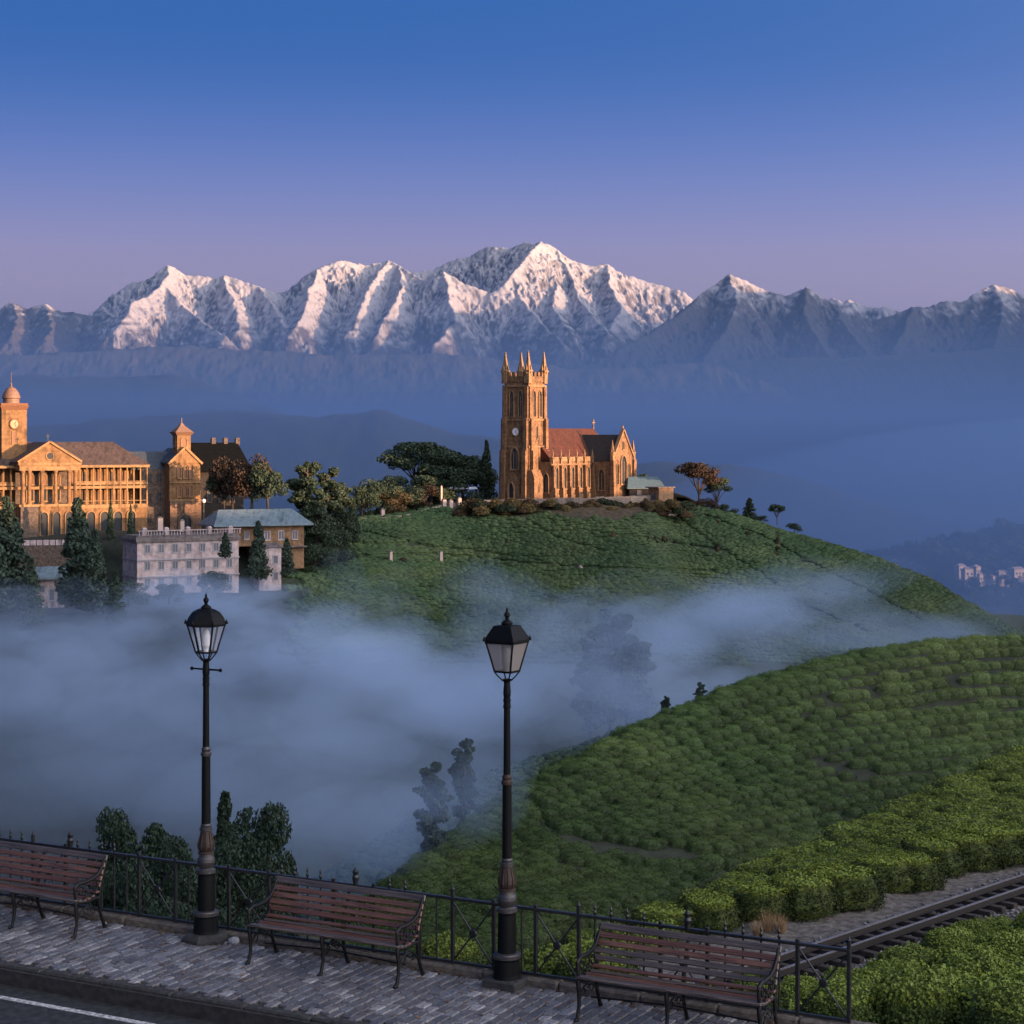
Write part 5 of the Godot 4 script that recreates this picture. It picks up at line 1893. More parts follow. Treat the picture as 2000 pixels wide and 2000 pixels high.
func lower_buildings() -> void:
	var white := mat("white wall", Color(0.42, 0.36, 0.375), 0.9, 5.0, 1.0, 0.25)
	var dark := mat("dull pane", Color(0.075, 0.08, 0.095), 0.4)
	var grey := mat("grey slab", Color(0.17, 0.15, 0.15), 0.9, 4.0, 2.0, 0.4)
	var frame := mat("grey frame", Color(0.2, 0.2, 0.22), 0.7)
	var blue := mat("blue tin roof", Color(0.16, 0.23, 0.28), 0.5, 3.0, 1.0, 0.35)
	var p := at(268, 1163, 345)
	var t := thing("white_building", "long white three-storey building with rows of windows, rising from the mist", "building", p, deg_to_rad(30.0))
	t.scale.x = 0.86
	var b := MB.new()
	b.box(Vector3(11.3, 2.0, -4.0), Vector3(22.6, 15.0, 8.0))
	obj("wall", b, white, t)
	b = MB.new()
	b.box(Vector3(11.3, 9.75, -4.0), Vector3(23.4, 0.5, 8.8))
	b.hexa(Vector3(11.3, 10.3, -4.0), Vector3(23.4, 0.7, 8.8), Vector3(22.4, 0.7, 6.6))
	obj("roof", b, grey, t)
	for y in [3.2, 6.3]:
		b = MB.new()
		b.box(Vector3(11.3, y, -3.9), Vector3(22.9, 0.22, 8.3))
		obj("floor_band", b, frame, t)
	for fl in 4:
		for k in 7:
			opening(t, "window", Vector3(2.2 + k * 3.05, -1.6 + fl * 3.05 - 0.5 + 0.5, 0), 1.15, 1.5, FRONT, "square", frame, dark, 2, 0.1)
		opening(t, "window", Vector3(0, -1.6 + fl * 3.05, -4.0), 1.1, 1.4, LEFT, "square", frame, dark, 2, 0.1)
	b = MB.new()
	for k in 36:
		b.box(Vector3(0.4 + k * 0.64, 11.1, 0.2), Vector3(0.13, 0.9, 0.13))
	b.box(Vector3(11.6, 11.55, 0.2), Vector3(23.0, 0.14, 0.2))
	var bal := obj("roof_balustrade", b, white, t)
	bal.set_meta("kind", "stuff")
	for k in 5:
		b = MB.new()
		b.box(Vector3(2.0 + k * 4.8, 11.2, -1.2), Vector3(0.9, 1.2, 0.9))
		b.hexa(Vector3(2.0 + k * 4.8, 11.95, -1.2), Vector3(1.1, 0.3, 1.1), Vector3(0.5, 0.3, 0.5))
		obj("roof_turret", b, white, t)
	# the blue-roofed house with lit ochre walls at its right
	p = at(545, 1078, 372)
	var ochre := mat("ochre wall", Color(0.24, 0.15, 0.085), 0.9, 4.0, 1.0, 0.3)
	t = thing("blue_roofed_house", "ochre house under a low blue tin roof, right of the white building", "house", p, deg_to_rad(26.0))
	b = MB.new()
	b.box(Vector3(0.4, 1.0, -4.0), Vector3(9.4, 8.6, 8.0))
	b.box(Vector3(-8.2, 3.4, -4.6), Vector3(8.0, 4.4, 7.0))
	obj("wall", b, ochre, t)
	obj("roof", pitched(9.6, 20.0, 5.4, 8.2, Vector3(-3.4, 0, -4.2), Basis(Vector3(0, 0, -1), Vector3.UP, Vector3(1, 0, 0)), 2.5, 0.7), blue, t)
	for k in 3:
		opening(t, "window", Vector3(-2.4 + k * 2.8, 2.4, 0.0), 1.1, 1.7, FRONT, "square", white, dark, 2, 0.12)
		opening(t, "window", Vector3(-11.0 + k * 2.4, 2.6, -1.1), 1.0, 1.5, FRONT, "square", white, dark, 1, 0.12)
	b = MB.new()
	b.box(Vector3(0.4, 1.0, 0.5), Vector3(9.8, 0.25, 1.2))
	obj("balcony", b, grey, t)
	p = at(528, 1128, 360)
	t = thing("narrow_pink_house", "narrow pale pink house below the blue-roofed house, half in mist", "house", p, deg_to_rad(22.0))
	b = MB.new()
	b.box(Vector3(0, 1.2, -2.5), Vector3(4.2, 9.0, 5.0))
	obj("wall", b, white, t)
	b = MB.new()
	b.hexa(Vector3(0, 6.0, -2.5), Vector3(5.0, 0.7, 5.8), Vector3(4.0, 0.7, 2.0))
	obj("roof", b, grey, t)
	for y in [-0.5, 2.6]:
		for x in [-1.0, 1.0]:
			opening(t, "window", Vector3(x, y, 0), 0.9, 1.5, FRONT, "square", frame, dark, 1, 0.1)
	p = at(100, 1166, 335)
	t = thing("small_white_cottage", "small white cottage with grey-blue roof among the misty trees at left", "cottage", p, deg_to_rad(15.0))
	b = MB.new()
	b.box(Vector3(0, 0.6, -2.2), Vector3(5.4, 6.0, 4.4))
	obj("wall", b, white, t)
	obj("roof", pitched(5.6, 6.0, 3.4, 5.2, Vector3(0, 0, -2.2), Basis(Vector3(0, 0, -1), Vector3.UP, Vector3(1, 0, 0)), 0.0, 0.5), blue, t)
	opening(t, "window", Vector3(-1.5, 0.8, 0), 0.9, 1.2, FRONT, "square", frame, dark, 1, 0.1)
	opening(t, "window", Vector3(1.6, 0.8, 0), 0.9, 1.2, FRONT, "square", frame, dark, 1, 0.1)
	opening(t, "door", Vector3(0.1, -0.6, 0), 0.9, 2.0, FRONT, "square", frame, dark, 1, 0.1)
	# terrace wall under the school
	p = at(90, 1066, 362)
	t = thing("terrace_wall", "pale parapet wall below the portico of the stone building", "wall", p, deg_to_rad(10.0))
	b = MB.new()
	b.box(Vector3(0, -2.6, 0), Vector3(10.5, 5.2, 0.6))
	obj("retaining_face", b, mat("weathered stone", Color(0.125, 0.094, 0.074)), t)
	for k in 9:
		b = MB.new()
		b.box(Vector3(-4.7 + k * 1.17, 0.6, 0), Vector3(1.02, 1.0, 0.3))
		obj("parapet_panel", b, white, t)
	# by the church: road wall, huts, sheds
	var rough := mat("road wall stone", Color(0.36, 0.29, 0.24), 0.9, 2.0, 3.0, 0.5)
	t = thing("road_wall", "rough pale stone wall beside the lane climbing to the church", "wall")
	var pts := [[690, 1022, 424], [740, 1019, 428], [790, 1013, 432], [815, 1007, 436], [850, 996, 440], [880, 988, 442], [915, 984, 444], [960, 983, 445], [1010, 982, 444], [1060, 981, 443], [1120, 980, 442], [1180, 978, 442], [1230, 976, 444], [1275, 975, 448]]
	for k in pts.size() - 1:
		var a := at(pts[k][0], pts[k][1], pts[k][2])
		var c := at(pts[k + 1][0], pts[k + 1][1], pts[k + 1][2])
		var n := maxi(2, int(a.distance_to(c) / 1.6))
		for j in n:
			b = MB.new()
			var q := a.lerp(c, float(j) / n)
			var e := a.lerp(c, float(j + 1) / n)
			var hh := 1.0 + rng.randf_range(-0.12, 0.2)
			b.bar(q - Vector3(0, 0.2, 0), e - Vector3(0, 0.2, 0), 0.45 + rng.randf() * 0.1, 2.0 * hh)
			b.col = Color.WHITE * rng.randf_range(0.6, 1.2)
			for z in b.c.size():
				b.c[z] = b.col
			obj("stone_length", b, rough, t)
	p = at(1300, 978, 447)
	t = thing("lit_hut", "small flat-roofed hut with a bright sunlit wall, right of the church", "hut", p, deg_to_rad(38.0))
	b = MB.new()
	b.box(Vector3(0, 1.2, -1.6), Vector3(4.6, 3.6, 3.6))
	obj("wall", b, ochre, t)
	b = MB.new()
	b.box(Vector3(-0.2, 3.1, -1.6), Vector3(5.4, 0.3, 4.4))
	obj("roof", b, grey, t)
	opening(t, "door", Vector3(-2.3, -0.4, -1.6), 1.0, 2.1, LEFT, "square", grey, dark, 1, 0.1)
	p = at(1262, 972, 462)
	t = thing("teal_roofed_shed", "low shed with teal sloping roof between church and sunlit hut", "shed", p, deg_to_rad(10.0))
	b = MB.new()
	b.box(Vector3(0, 0.8, -3), Vector3(8.0, 3.6, 5.0))
	obj("wall", b, mat("dark stone", Color(0.05, 0.04, 0.035)), t)
	obj("roof", pitched(6.0, 9.4, 2.4, 5.0, Vector3(0, 0, -3), Basis(Vector3(0, 0, -1), Vector3.UP, Vector3(1, 0, 0)), 1.0, 0.4), mat("teal roof", Color(0.08, 0.13, 0.15), 0.6, 3.0, 0, 0.3), t)
	opening(t, "window", Vector3(-1.6, 0.6, -0.5), 1.0, 1.2, FRONT, "square", grey, dark, 1, 0.1)
	p = at(905, 976, 458)
	t = thing("pale_roofed_shelter", "open shelter with pale tin roof under the trees left of the church", "shelter", p, deg_to_rad(8.0))
	for k in 4:
		b = MB.new()
		b.box(Vector3(-2.6 + k * 1.75, 1.2, 0.6), Vector3(0.22, 2.8, 0.22))
		obj("post", b, grey, t)
	b = MB.new()
	b.hexa(Vector3(0, 2.8, -0.6), Vector3(6.6, 0.5, 3.6), Vector3(6.2, 0.5, 1.0))
	obj("roof", b, mat("pale tin", Color(0.5, 0.5, 0.54), 0.4), t)
	# small lit huts and pillars along the lanes
	var cream := mat("cream plaster", Color(0.328, 0.250, 0.211), 0.8)
	var spots := [[867, 985, 441, 0.9, 1.0, "left of two lit plastered kiosks where the lane meets the church wall"], [880, 986, 441, 0.85, 0.95, "right of two lit plastered kiosks where the lane meets the church wall"], [897, 980, 442, 0.8, 0.8, "small lit kiosk beside the pale-roofed shelter"], [747, 1003, 431, 0.8, 0.9, "lit plastered kiosk standing alone on the lane wall"], [862, 972, 446, 0.4, 2.6, "tall pale pillar under the dark trees left of the church"], [763, 1092, 392, 0.6, 1.5, "left of two white pillars on the lower tea path"], [861, 1092, 396, 0.6, 1.5, "right of two white pillars on the lower tea path"], [1133, 1115, 388, 0.7, 0.9, "low white marker stone on the tea slope under the church"], [1308, 1012, 438, 1.6, 1.0, "low pale tank on the brown bank below the sunlit hut"], [312, 1028, 371, 1.0, 1.6, "white kiosk on the terrace before the bell wing"], [355, 1030, 372, 0.8, 1.3, "smaller white kiosk on the terrace right of the bell wing"]]
	for s in spots:
		var tall: bool = s[4] > 1.9
		t = thing("stone_pillar" if tall else "kiosk", s[5], "pillar" if tall else "kiosk", at(s[0], s[1], s[2]), 0.5)
		b = MB.new()
		b.box(Vector3(0, s[4] / 2 - 0.4, 0), Vector3(s[3], s[4] + 0.8, s[3]))
		obj("shaft" if tall else "wall", b, cream, t)
		b = MB.new()
		b.hexa(Vector3(0, s[4] + 0.15, 0), Vector3(s[3] * 1.2, 0.3, s[3] * 1.2), Vector3(s[3] * 0.4, 0.3, s[3] * 0.4))
		obj("cap", b, grey, t)
	t = thing("globe_lamp", "white globe lamp on a thin pole before the dark slated hall", "lamp", at(398, 1018, 379))
	b = MB.new()
	b.tube([Vector3(0, -0.5, 0), Vector3(0, 3.7, 0)], [0.09, 0.06], 6)
	obj("pole", b, grey, t)
	b = MB.new()
	b.ball(Vector3(0, 4.0, 0), Vector3(0.42, 0.42, 0.42), 6, 10)
	obj("globe", b, mat("white globe", Color(0.6, 0.6, 0.6), 0.3), t)


# ---------------------------------------------------------------- trees and bushes, placed
func trees() -> void:
	var right_group := "trees right of the church"
	# before and beside the school
	for k in [[155, 1064, 366, 8.6, "tallest of three dark cypresses before the colonnade"], [216, 1052, 366, 7.2, "middle of three dark cypresses before the colonnade"], [255, 1050, 366, 6.2, "shortest of three dark cypresses before the colonnade"]]:
		plant("conifer", 1, at(k[0], k[1], k[2]), k[3], k[4], "cypresses before the colonnade", 1.0, 0.62)
	for k in [[455, 1010, 384, 13.0, "broad", "brown leaves", "russet tree against the dark slated hall"], [492, 1012, 382, 13.5, "broad", "brown leaves", "taller russet tree at the right end of the dark slated hall"], [524, 1014, 380, 12.0, "broad", "dark leaves", "dark rounded tree right of the russet pair by the hall"], [438, 1010, 386, 9.0, "flat", "dark leaves", "dark flat-topped tree left of the russet pair by the hall"]]:
		plant(k[4], 3, at(k[0], k[1], k[2]), k[3], k[6], "", 1.0, 0.8, k[5])
	# the tall dark clump between school and church
	for k in [[600, 1100, 392, 20.5, 0.8, "left tall tree of the dark clump between school and church"], [642, 1095, 396, 19.0, 0.75, "middle tree of the dark clump between school and church"], [668, 1085, 398, 15.0, 0.6, "right tree of the dark clump between school and church"], [618, 1105, 388, 16.0, 0.7, "front tree of the dark clump between school and church"]]:
		plant("column", k[0] % 4, at(k[0], k[1], k[2]), k[3], k[5], "", 2.4, k[4] * 1.55)
	for k in [["bush", 560, 1092, 380, 9.0, 0.9, "dark thicket between the ochre house and the tall dark clump"], ["bush", 655, 1105, 385, 8.0, 1.1, "low dark thicket at the foot of the tall dark clump"], ["conifer", 690, 1060, 405, 9.5, 0.9, "short conifer at the right foot of the tall dark clump"], ["bush", 615, 1125, 380, 7.0, 1.3, "lowest dark bushes before the tall dark clump"], ["bush", 420, 1165, 338, 5.0, 1.4, "dark bushes at the foot of the white building's right half"], ["bush", 250, 1185, 330, 5.0, 1.5, "dark bushes at the foot of the white building's end wall"], ["bush", 330, 1180, 332, 4.0, 1.6, "dark bushes under the middle of the white building"]]:
		plant(k[0], int(k[1]) % 3 + 1, at(k[1], k[2], k[3]), k[4], k[6], "", 1.8, k[5])
	# trees below the school, standing in mist
	for k in [[15, 1190, 330, 19.0, 1.2, "big misty conifer at the left edge below the clock tower"], [152, 1190, 325, 18.5, 1.05, "big misty conifer left of the white building"], [185, 1200, 320, 14.0, 1.0, "lower misty conifer beside the white building's end wall"], [60, 1225, 310, 11.0, 1.1, "small misty conifer under the white cottage"], [505, 1135, 340, 10.5, 1.1, "dark conifer covering the right end of the white building"], [440, 1090, 342, 4.5, 1.5, "bush-like conifer against the white building's upper windows"], [-30, 1200, 318, 21.0, 1.1, "misty conifer half out of view at the left edge"], [225, 1225, 312, 9.0, 1.1, "small misty conifer below the white building's end wall"], [560, 1125, 362, 7.0, 1.2, "small conifer below the ochre house"]]:
		plant("conifer", 4 + int(k[0]) % 3, at(k[0], k[1], k[2]), k[3], k[5], "", 1.6, k[4], "mist leaves")
	# round the church, left side
	for k in [["flat", 808, 985, 470, 14.0, 0.95, "dark leaves", "open-crowned spreading tree, tallest left of the church"], ["broad", 885, 982, 466, 11.5, 1.25, "dark leaves", "dense dark tree just left of the church's turret"], ["broad", 855, 985, 470, 10.0, 1.0, "dark leaves", "dark tree between spreading tree and the church's dense neighbour"], ["conifer", 950, 975, 474, 12.5, 0.7, "dark leaves", "narrow dark conifer behind the church's left turret"], ["bush", 790, 1005, 446, 7.0, 1.3, "dark leaves", "dark green thicket left of the lane's bend"], ["bush", 738, 1008, 440, 8.0, 1.1, "dark leaves", "dark thicket at the lane's lower end"], ["bush", 830, 1000, 446, 6.5, 1.0, "brown leaves", "russet bush below the spreading tree"], ["bush", 768, 1012, 440, 6.0, 1.3, "dry leaves", "olive-brown bush in front of the thickets"], ["bush", 706, 1015, 434, 8.0, 0.8, "dark leaves", "small dark tree nearest the school clump"], ["broad", 930, 980, 478, 10.5, 0.9, "dark leaves", "dark tree touching the church's turret"], ["bush", 905, 984, 462, 8.5, 1.2, "dark leaves", "dark thicket behind the pale-roofed shelter"], ["bush", 842, 990, 458, 8.0, 1.2, "dark leaves", "dark thicket under the spreading tree's right side"], ["bush", 775, 996, 462, 8.5, 1.1, "dark leaves", "dark thicket under the spreading tree's left side"], ["broad", 868, 985, 475, 12.5, 1.0, "dark leaves", "rounded dark tree overtopping the thicket beside the church"]]:
		plant(k[0], k[1] % 3 + 5, at(k[1], k[2], k[3]), k[4] * 1.15, k[7], "", 1.6, k[5] * 1.15, k[6])
	# round the church, right side
	for k in [["flat", 1366, 995, 462, 11.5, 0.95, "brown leaves", "russet spreading tree right of the sunlit hut"], ["flat", 1398, 1005, 468, 9.5, 0.75, "dark leaves", "darker spreading tree behind the russet one's right side"], ["broad", 1258, 978, 480, 7.0, 0.8, "dark leaves", "dark tree peeping from behind the church's gable"], ["bush", 1380, 1008, 452, 5.0, 1.3, "brown leaves", "brown thicket under the russet spreading tree"], ["bush", 1420, 1018, 455, 4.5, 1.3, "dark leaves", "dark thicket right of the russet spreading tree"], ["bush", 1345, 1015, 447, 5.0, 1.0, "brown leaves", "brown bush on the bank below the sunlit hut"], ["conifer", 1464, 1018, 452, 5.4, 2.0, "dark leaves", "dark cone-shaped tree on the hill's right shoulder"], ["flat", 1518, 1026, 446, 5.2, 0.7, "dark leaves", "small round lollipop tree alone on the skyline"], ["bush", 1552, 1040, 440, 2.4, 1.8, "dark leaves", "low bush right of the lone skyline tree"], ["bush", 1485, 1022, 448, 2.2, 1.8, "dark leaves", "low bush between cone-shaped tree and lone skyline tree"]]:
		plant(k[0], k[1] % 3 + 8, at(k[1], k[2], k[3]), k[4], k[7], right_group if k[0] != "bush" else "", 1.2, k[5], k[6])
	var where := []
	var cols := PackedColorArray()
	for k in 90:
		var s := rng.randf_range(0.8, 1.9)
		where.append(Transform3D(Basis(Vector3.UP, rng.randf() * TAU).scaled(Vector3(s * 1.5, s, s * 1.5)), at(900.0 + k * 5.0, 994 + rng.randf_range(-8, 16), 432 + rng.randf() * 6.0)))
		cols.append([Color(1.0, 0.62, 0.34), Color(0.4, 0.5, 0.28), Color(1.6, 1.1, 0.5)][k % 3] * rng.randf_range(0.7, 1.2))
	scatter("scrub", leafy_cushion(3, 0.8, 0.9, 0.8, 260, 0.22), leafmat("scrub", Color(0.09, 0.09, 0.08)), where, cols)
	where = []
	cols = PackedColorArray()
	for path in [[1380, 1010, 1490, 1050], [1490, 1050, 1600, 1108], [1240, 972, 1400, 1070], [1300, 1058, 1450, 1082], [690, 1090, 1000, 1102], [900, 1052, 1180, 1084], [1500, 1060, 1560, 1100], [1150, 1040, 1300, 1060]]:
		for k in 9:
			var f := rng.randf()
			var s := rng.randf_range(0.5, 1.1)
			var px := lerpf(path[0], path[2], f)
			var py := lerpf(path[1], path[3], f) + rng.randf_range(-3, 3)
			for j in 60:
				var g := on_grid(church_grid, (px + 300.0) / 2600.0, 0.444)
				var v := 0.44 + 0.34 * j / 60.0
				var best := 1e9
				for u in 40:
					var q := on_grid(church_grid, 0.3 + 0.7 * u / 40.0, v)
					var e := absf(1000.0 + F * q.x / -q.z - px)
					if e < best:
						best = e
						g = q
				if 850.0 + F * (EYE - g.y) / -g.z > py:
					where.append(Transform3D(Basis(Vector3.UP, rng.randf() * TAU).scaled(Vector3(s, s * rng.randf_range(0.8, 1.6), s)), g))
					cols.append([Color(0.35, 0.42, 0.25), Color(0.5, 0.5, 0.28), Color(0.8, 0.55, 0.3)][k % 3] * rng.randf_range(0.6, 1.1))
					break
	scatter("scrub", leafy_cushion(4, 0.8, 0.9, 0.8, 260, 0.22), leafmat("scrub", Color(0.09, 0.09, 0.08)), where, cols)
	# trees in the valley mist
	for k in [["column", 843, 1690, 124, 6.6, 1.0, "tall slender tree in mist at the tea hill's left foot"], ["column", 908, 1620, 150, 7.0, 0.9, "fainter slender tree behind it in the mist"], ["column", 1195, 1440, 262, 17.0, 1.3, "tall ghostly tree deep in the mist above the tea hill"], ["column", 1240, 1440, 265, 13.5, 1.3, "shorter ghostly tree right of the tall one deep in mist"], ["column", 1155, 1450, 258, 12.0, 1.2, "ghostly tree left of the tall one deep in mist"], ["column", 1368, 1398, 176, 3.0, 1.1, "small misty tree on the tea hill's far edge"], ["column", 1300, 1415, 180, 2.6, 1.2, "smaller misty tree left along the tea hill's far edge"]]:
		plant(k[0], k[1] % 3 + 2, at(k[1], k[2], k[3]), k[4], k[6], "", 1.6, k[5], "mist leaves")
	# dark trees just below the promenade, left of the frame's middle
	for k in [["broad", 262, 1580, 108, 10.0, 0.44, 5, "near leaves", "narrow dark tree rising behind the railing, left of the left lamp"], ["broad", 345, 1612, 104, 9.0, 0.42, 6, "near leaves", "low dark tree behind the railing just left of the left lamp"], ["conifer", 440, 1570, 108, 10.0, 0.6, 7, "near leaves", "pointed dark tree right of the left lamp"], ["broad", 508, 1572, 112, 11.0, 0.37, 9, "near leaves", "widest dark tree behind the railing, right of the left lamp"], ["broad", 470, 1640, 92, 8.0, 0.5, 8, "near leaves", "dark tree low behind the railing between lamp and middle bench"], ["broad", 310, 1665, 88, 8.0, 0.5, 6, "near leaves", "dark tree behind the crossed railing panel left of the left lamp"], ["broad", 232, 1690, 90, 8.0, 0.42, 8, "near leaves", "dark tree behind the right end of the left bench"], ["bush", 395, 1668, 90, 7.0, 0.5, 9, "near leaves", "dark crown behind the left lamp's shaft"], ["broad", 556, 1690, 96, 7.0, 0.22, 5, "near leaves", "small tree peeping over the railing left of the middle bench"], ["bush", 530, 1730, 86, 6.0, 0.5, 6, "near leaves", "dark bushy crown behind the left end of the middle bench"], ["bush", 300, 1745, 84, 7.0, 0.7, 9, "near leaves", "lowest dark crown seen through the railing left of the left lamp"], ["bush", 440, 1745, 82, 7.0, 0.6, 5, "near leaves", "lowest dark crown seen through the railing right of the left lamp"]]:
		var top := at(k[1], k[2], k[3])
		plant(k[0], k[6], top - Vector3(0, k[4] * 0.95, 0), k[4], k[8], "dark trees below the promenade", 2.2, k[5] * 1.25, k[7])


func tea_bushes() -> void:
	var fresh_lit_top := Color(2.5, 2.2, 1.0)  # top leaves: new growth, brightened further as painted light
	var near := leafmat("near tea", Color(0.125, 0.17, 0.042), 0.35)
	var big := []
	for k in 4:
		big.append(leafy_cushion(20 + k, 0.8, 0.85, 0.72, 3400, 0.065, 1.0, fresh_lit_top, 0.16))  # low last value paints shade on the hedge sides
	var fine := []
	for k in 4:
		fine.append(leafy_cushion(40 + k, 0.75, 0.7, 0.7, 5200, 0.06, 0.4, fresh_lit_top, 0.4))
	var stem := mat("tea stem", Color(0.05, 0.038, 0.03), 0.9)
	var make := func(mesh: Mesh, p: Vector3, s: Vector3, label: String, group: String) -> void:
		var t := thing("tea_bush", label, "tea bush", p, rng.randf() * TAU, group)
		t.scale = s
		var f := obj("foliage", mesh, near, t)
		f.position.y = 0.22
		f.set_meta("kind", "stuff")
		var b := MB.new()
		for k in 5:
			var a := TAU * k / 5 + 0.4
			b.tube([Vector3(sin(a) * 0.06, -0.1, cos(a) * 0.06), Vector3(sin(a) * 0.25, 0.3, cos(a) * 0.25), Vector3(sin(a) * 0.45, 0.6, cos(a) * 0.42)], [0.025, 0.015, 0.008], 5)
		var o := obj("stems", b, stem, t)
		o.set_meta("kind", "stuff")
	# the clipped row along the far side of the track
	var ground := func(x: float, d: float) -> Vector3:
		return Vector3(x, near_height(x, d), -d)
	var row := [[1205, 1850, 1.0, 0.7, "first clipped tea bush behind the right bench's top left corner"], [1285, 1836, 1.05, 0.85, "clipped tea bush behind the railing's spike at the right bench"], [1365, 1826, 1.1, 0.9, "dark-sided clipped tea bush left of the dry grass"], [1445, 1812, 1.0, 0.95, "clipped tea bush just left of the pale dry grass tuft"], [1560, 1800, 1.0, 0.95, "leggy clipped tea bush at the left of the long hedge"], [1630, 1790, 1.15, 1.05, "middle clipped tea bush of the long hedge"], [1700, 1778, 1.15, 1.05, "flat-topped tea bush at the right of the long hedge"], [1790, 1748, 1.05, 0.95, "square clipped tea bush beyond the reddish grass"], [1835, 1738, 1.0, 0.95, "square clipped tea bush at the track's outer bend"], [1880, 1712, 1.1, 1.0, "dark tea bush behind the track's outer bend"], [1935, 1702, 1.15, 1.05, "tea bush near the right edge above the track"], [1992, 1690, 1.15, 1.05, "tea bush at the right edge above the track"], [2050, 1680, 1.15, 1.0, "last tea bush of the row above the track"]]
	for k in row.size():
		var q: Array = row[k]
		var d := 39.0
		for it in 30:   # where the sight line meets the ground
			var x: float = (q[0] - 1000.0) / F * d
			var y: float = EYE - (q[1] - 850.0) / F * d
			d += clampf((y - near_height(x, d)) * 2.0, -1.0, 1.0)
		var p: Vector3 = ground.call((q[0] - 1000.0) / F * d - 0.72 * 0.8, d + 0.69 * 0.8)
		make.call(big[k % 4], p, Vector3(q[2] * 1.05, q[3] * 0.85, q[2] * 0.95), q[4], "clipped tea bushes beside the track")
	# slope behind them, up to its crest: too many to count
	var wheres := [[], [], [], []]
	var cols := [PackedColorArray(), PackedColorArray(), PackedColorArray(), PackedColorArray()]
	for k in 14:
		var w := 3.9 + k * 0.62
		var a := -4.0
		while a < 44.0:
			a += rng.randf_range(0.62, 0.95)
			var x := TRACK0.x - 0.72 * w + 0.69 * a
			var d := TRACK0.y + 0.69 * w + 0.72 * a
			var s := rng.randf_range(0.6, 0.85)
			var j := rng.randi() % 4
			wheres[j].append(Transform3D(Basis(Vector3.UP, rng.randf() * TAU).scaled(Vector3(s, s * 0.75, s)), ground.call(x + rng.randf_range(-0.1, 0.1), d + rng.randf_range(-0.1, 0.1)) + Vector3(0, 0.02, 0)))
			cols[j].append(Color.WHITE * rng.randf_range(0.75, 1.15))
	for j in 4:
		scatter("tea_rows", leafy_cushion(80 + j, 0.75, 0.8, 0.72, 1100, 0.09, 0.8, fresh_lit_top, 0.32), near, wheres[j], cols[j])
	# shrubs on the bank between railing and track, at the right
	var list := []
	var spots := []
	for k in 5200:
		var q := rng.randf_range(0.75, 27.0)
		var a := rng.randf_range(3.2, 21.0)
		var x := -5.08 + 0.881 * a + 0.473 * q
		var d := 24.5 - 0.473 * a + 0.881 * q
		var t := track_axes(x, d)
		if t.x > -1.7 - 0.03 * maxf(t.y - 6.0, 0.0):
			continue
		var px := 1000.0 + F * x / d
		if px > 2600 or px < 790:
			continue
		var ok := true
		for s in spots:
			if Vector2(s[0], s[1]).distance_to(Vector2(x, d)) < 0.5 + 0.012 * d:
				ok = false
		if ok:
			spots.append([x, d, px])
	var piles := [[], [], [], []]
	var tones := [PackedColorArray(), PackedColorArray(), PackedColorArray(), PackedColorArray()]
	for k in spots.size():
		var s: Array = spots[k]
		var g: Vector3 = ground.call(s[0], s[1])
		var sc := rng.randf_range(0.8, 1.25)
		var py: float = 850.0 + F * (EYE - g.y - 1.0 * sc) / s[1]
		var brim := 1900.0   # keeps the bushes below the rails
		if s[2] > 1480.0:
			brim = lerpf(1915.0, 1880.0, (s[2] - 1480.0) / 180.0) if s[2] < 1660.0 else lerpf(1880.0, 1800.0, (s[2] - 1660.0) / 140.0) if s[2] < 1800.0 else lerpf(1800.0, 1765.0, (s[2] - 1800.0) / 200.0)
		elif s[2] < 1170.0:
			brim = 1815.0
		while py < brim and sc > 0.5:
			sc -= 0.06
			py = 850.0 + F * (EYE - g.y - 1.0 * sc) / s[1]
		if py > 2100 or py < brim - 6.0:
			continue
		piles[k % 4].append(Transform3D(Basis(Vector3.UP, rng.randf() * TAU).scaled(Vector3(sc, sc * rng.randf_range(0.8, 1.1), sc)), g + Vector3(0, 0.1, 0)))
		tones[k % 4].append(Color.WHITE * rng.randf_range(0.8, 1.2))
	for k in 4:
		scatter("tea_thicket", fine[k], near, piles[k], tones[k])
	# dry grass by the hedge
	for q in [[1500, 1818, 0.5, "pale dry grass tuft at the hedge's foot beside the track"], [1525, 1822, 0.45, "lower dry grass tuft nearest the track"], [1775, 1722, 0.6, "reddish dry grass tuft between two clipped bushes"], [1790, 1735, 0.5, "shorter reddish grass tuft in front of the clipped bush"], [1480, 1830, 0.4, "small dry tuft beside the dark clipped bush"]]:
		var d := 39.0
		for it in 30:
			var x: float = (q[0] - 1000.0) / F * d
			var y: float = EYE - (q[1] - 850.0) / F * d
			d += clampf((y - near_height(x, d)) * 2.0, -1.0, 1.0)
		var b := MB.new()
		for k in 260:
			var a := rng.randf() * TAU
			var r := rng.randf() * 0.25
			var o := Vector3(sin(a) * r, 0, cos(a) * r)
			var tip := o + Vector3(sin(a) * rng.randf_range(0.05, 0.4), rng.randf_range(0.5, 1.0), cos(a) * rng.randf_range(0.05, 0.4))
			var side := Vector3(cos(a), 0, -sin(a)) * 0.008
			b.col = Color.WHITE * rng.randf_range(0.6, 1.3)
			b.tri(o - side, o + side, tip)
		b.n = PackedVector3Array()
		var g := obj("grass_tuft", b, leafmat("dry grass", Color(0.26, 0.17, 0.09)), null, ground.call((q[0] - 1000.0) / F * d, d))
		g.scale = Vector3(1, 1, 1) * q[2]
		tag(g, q[3], "grass tuft")
		g.set_meta("kind", "stuff")
	# a pale stone lies by the left lamp
	var st := MB.new()
	st.ball(Vector3(0, 0.05, 0), Vector3(0.075, 0.055, 0.06), 6, 9)
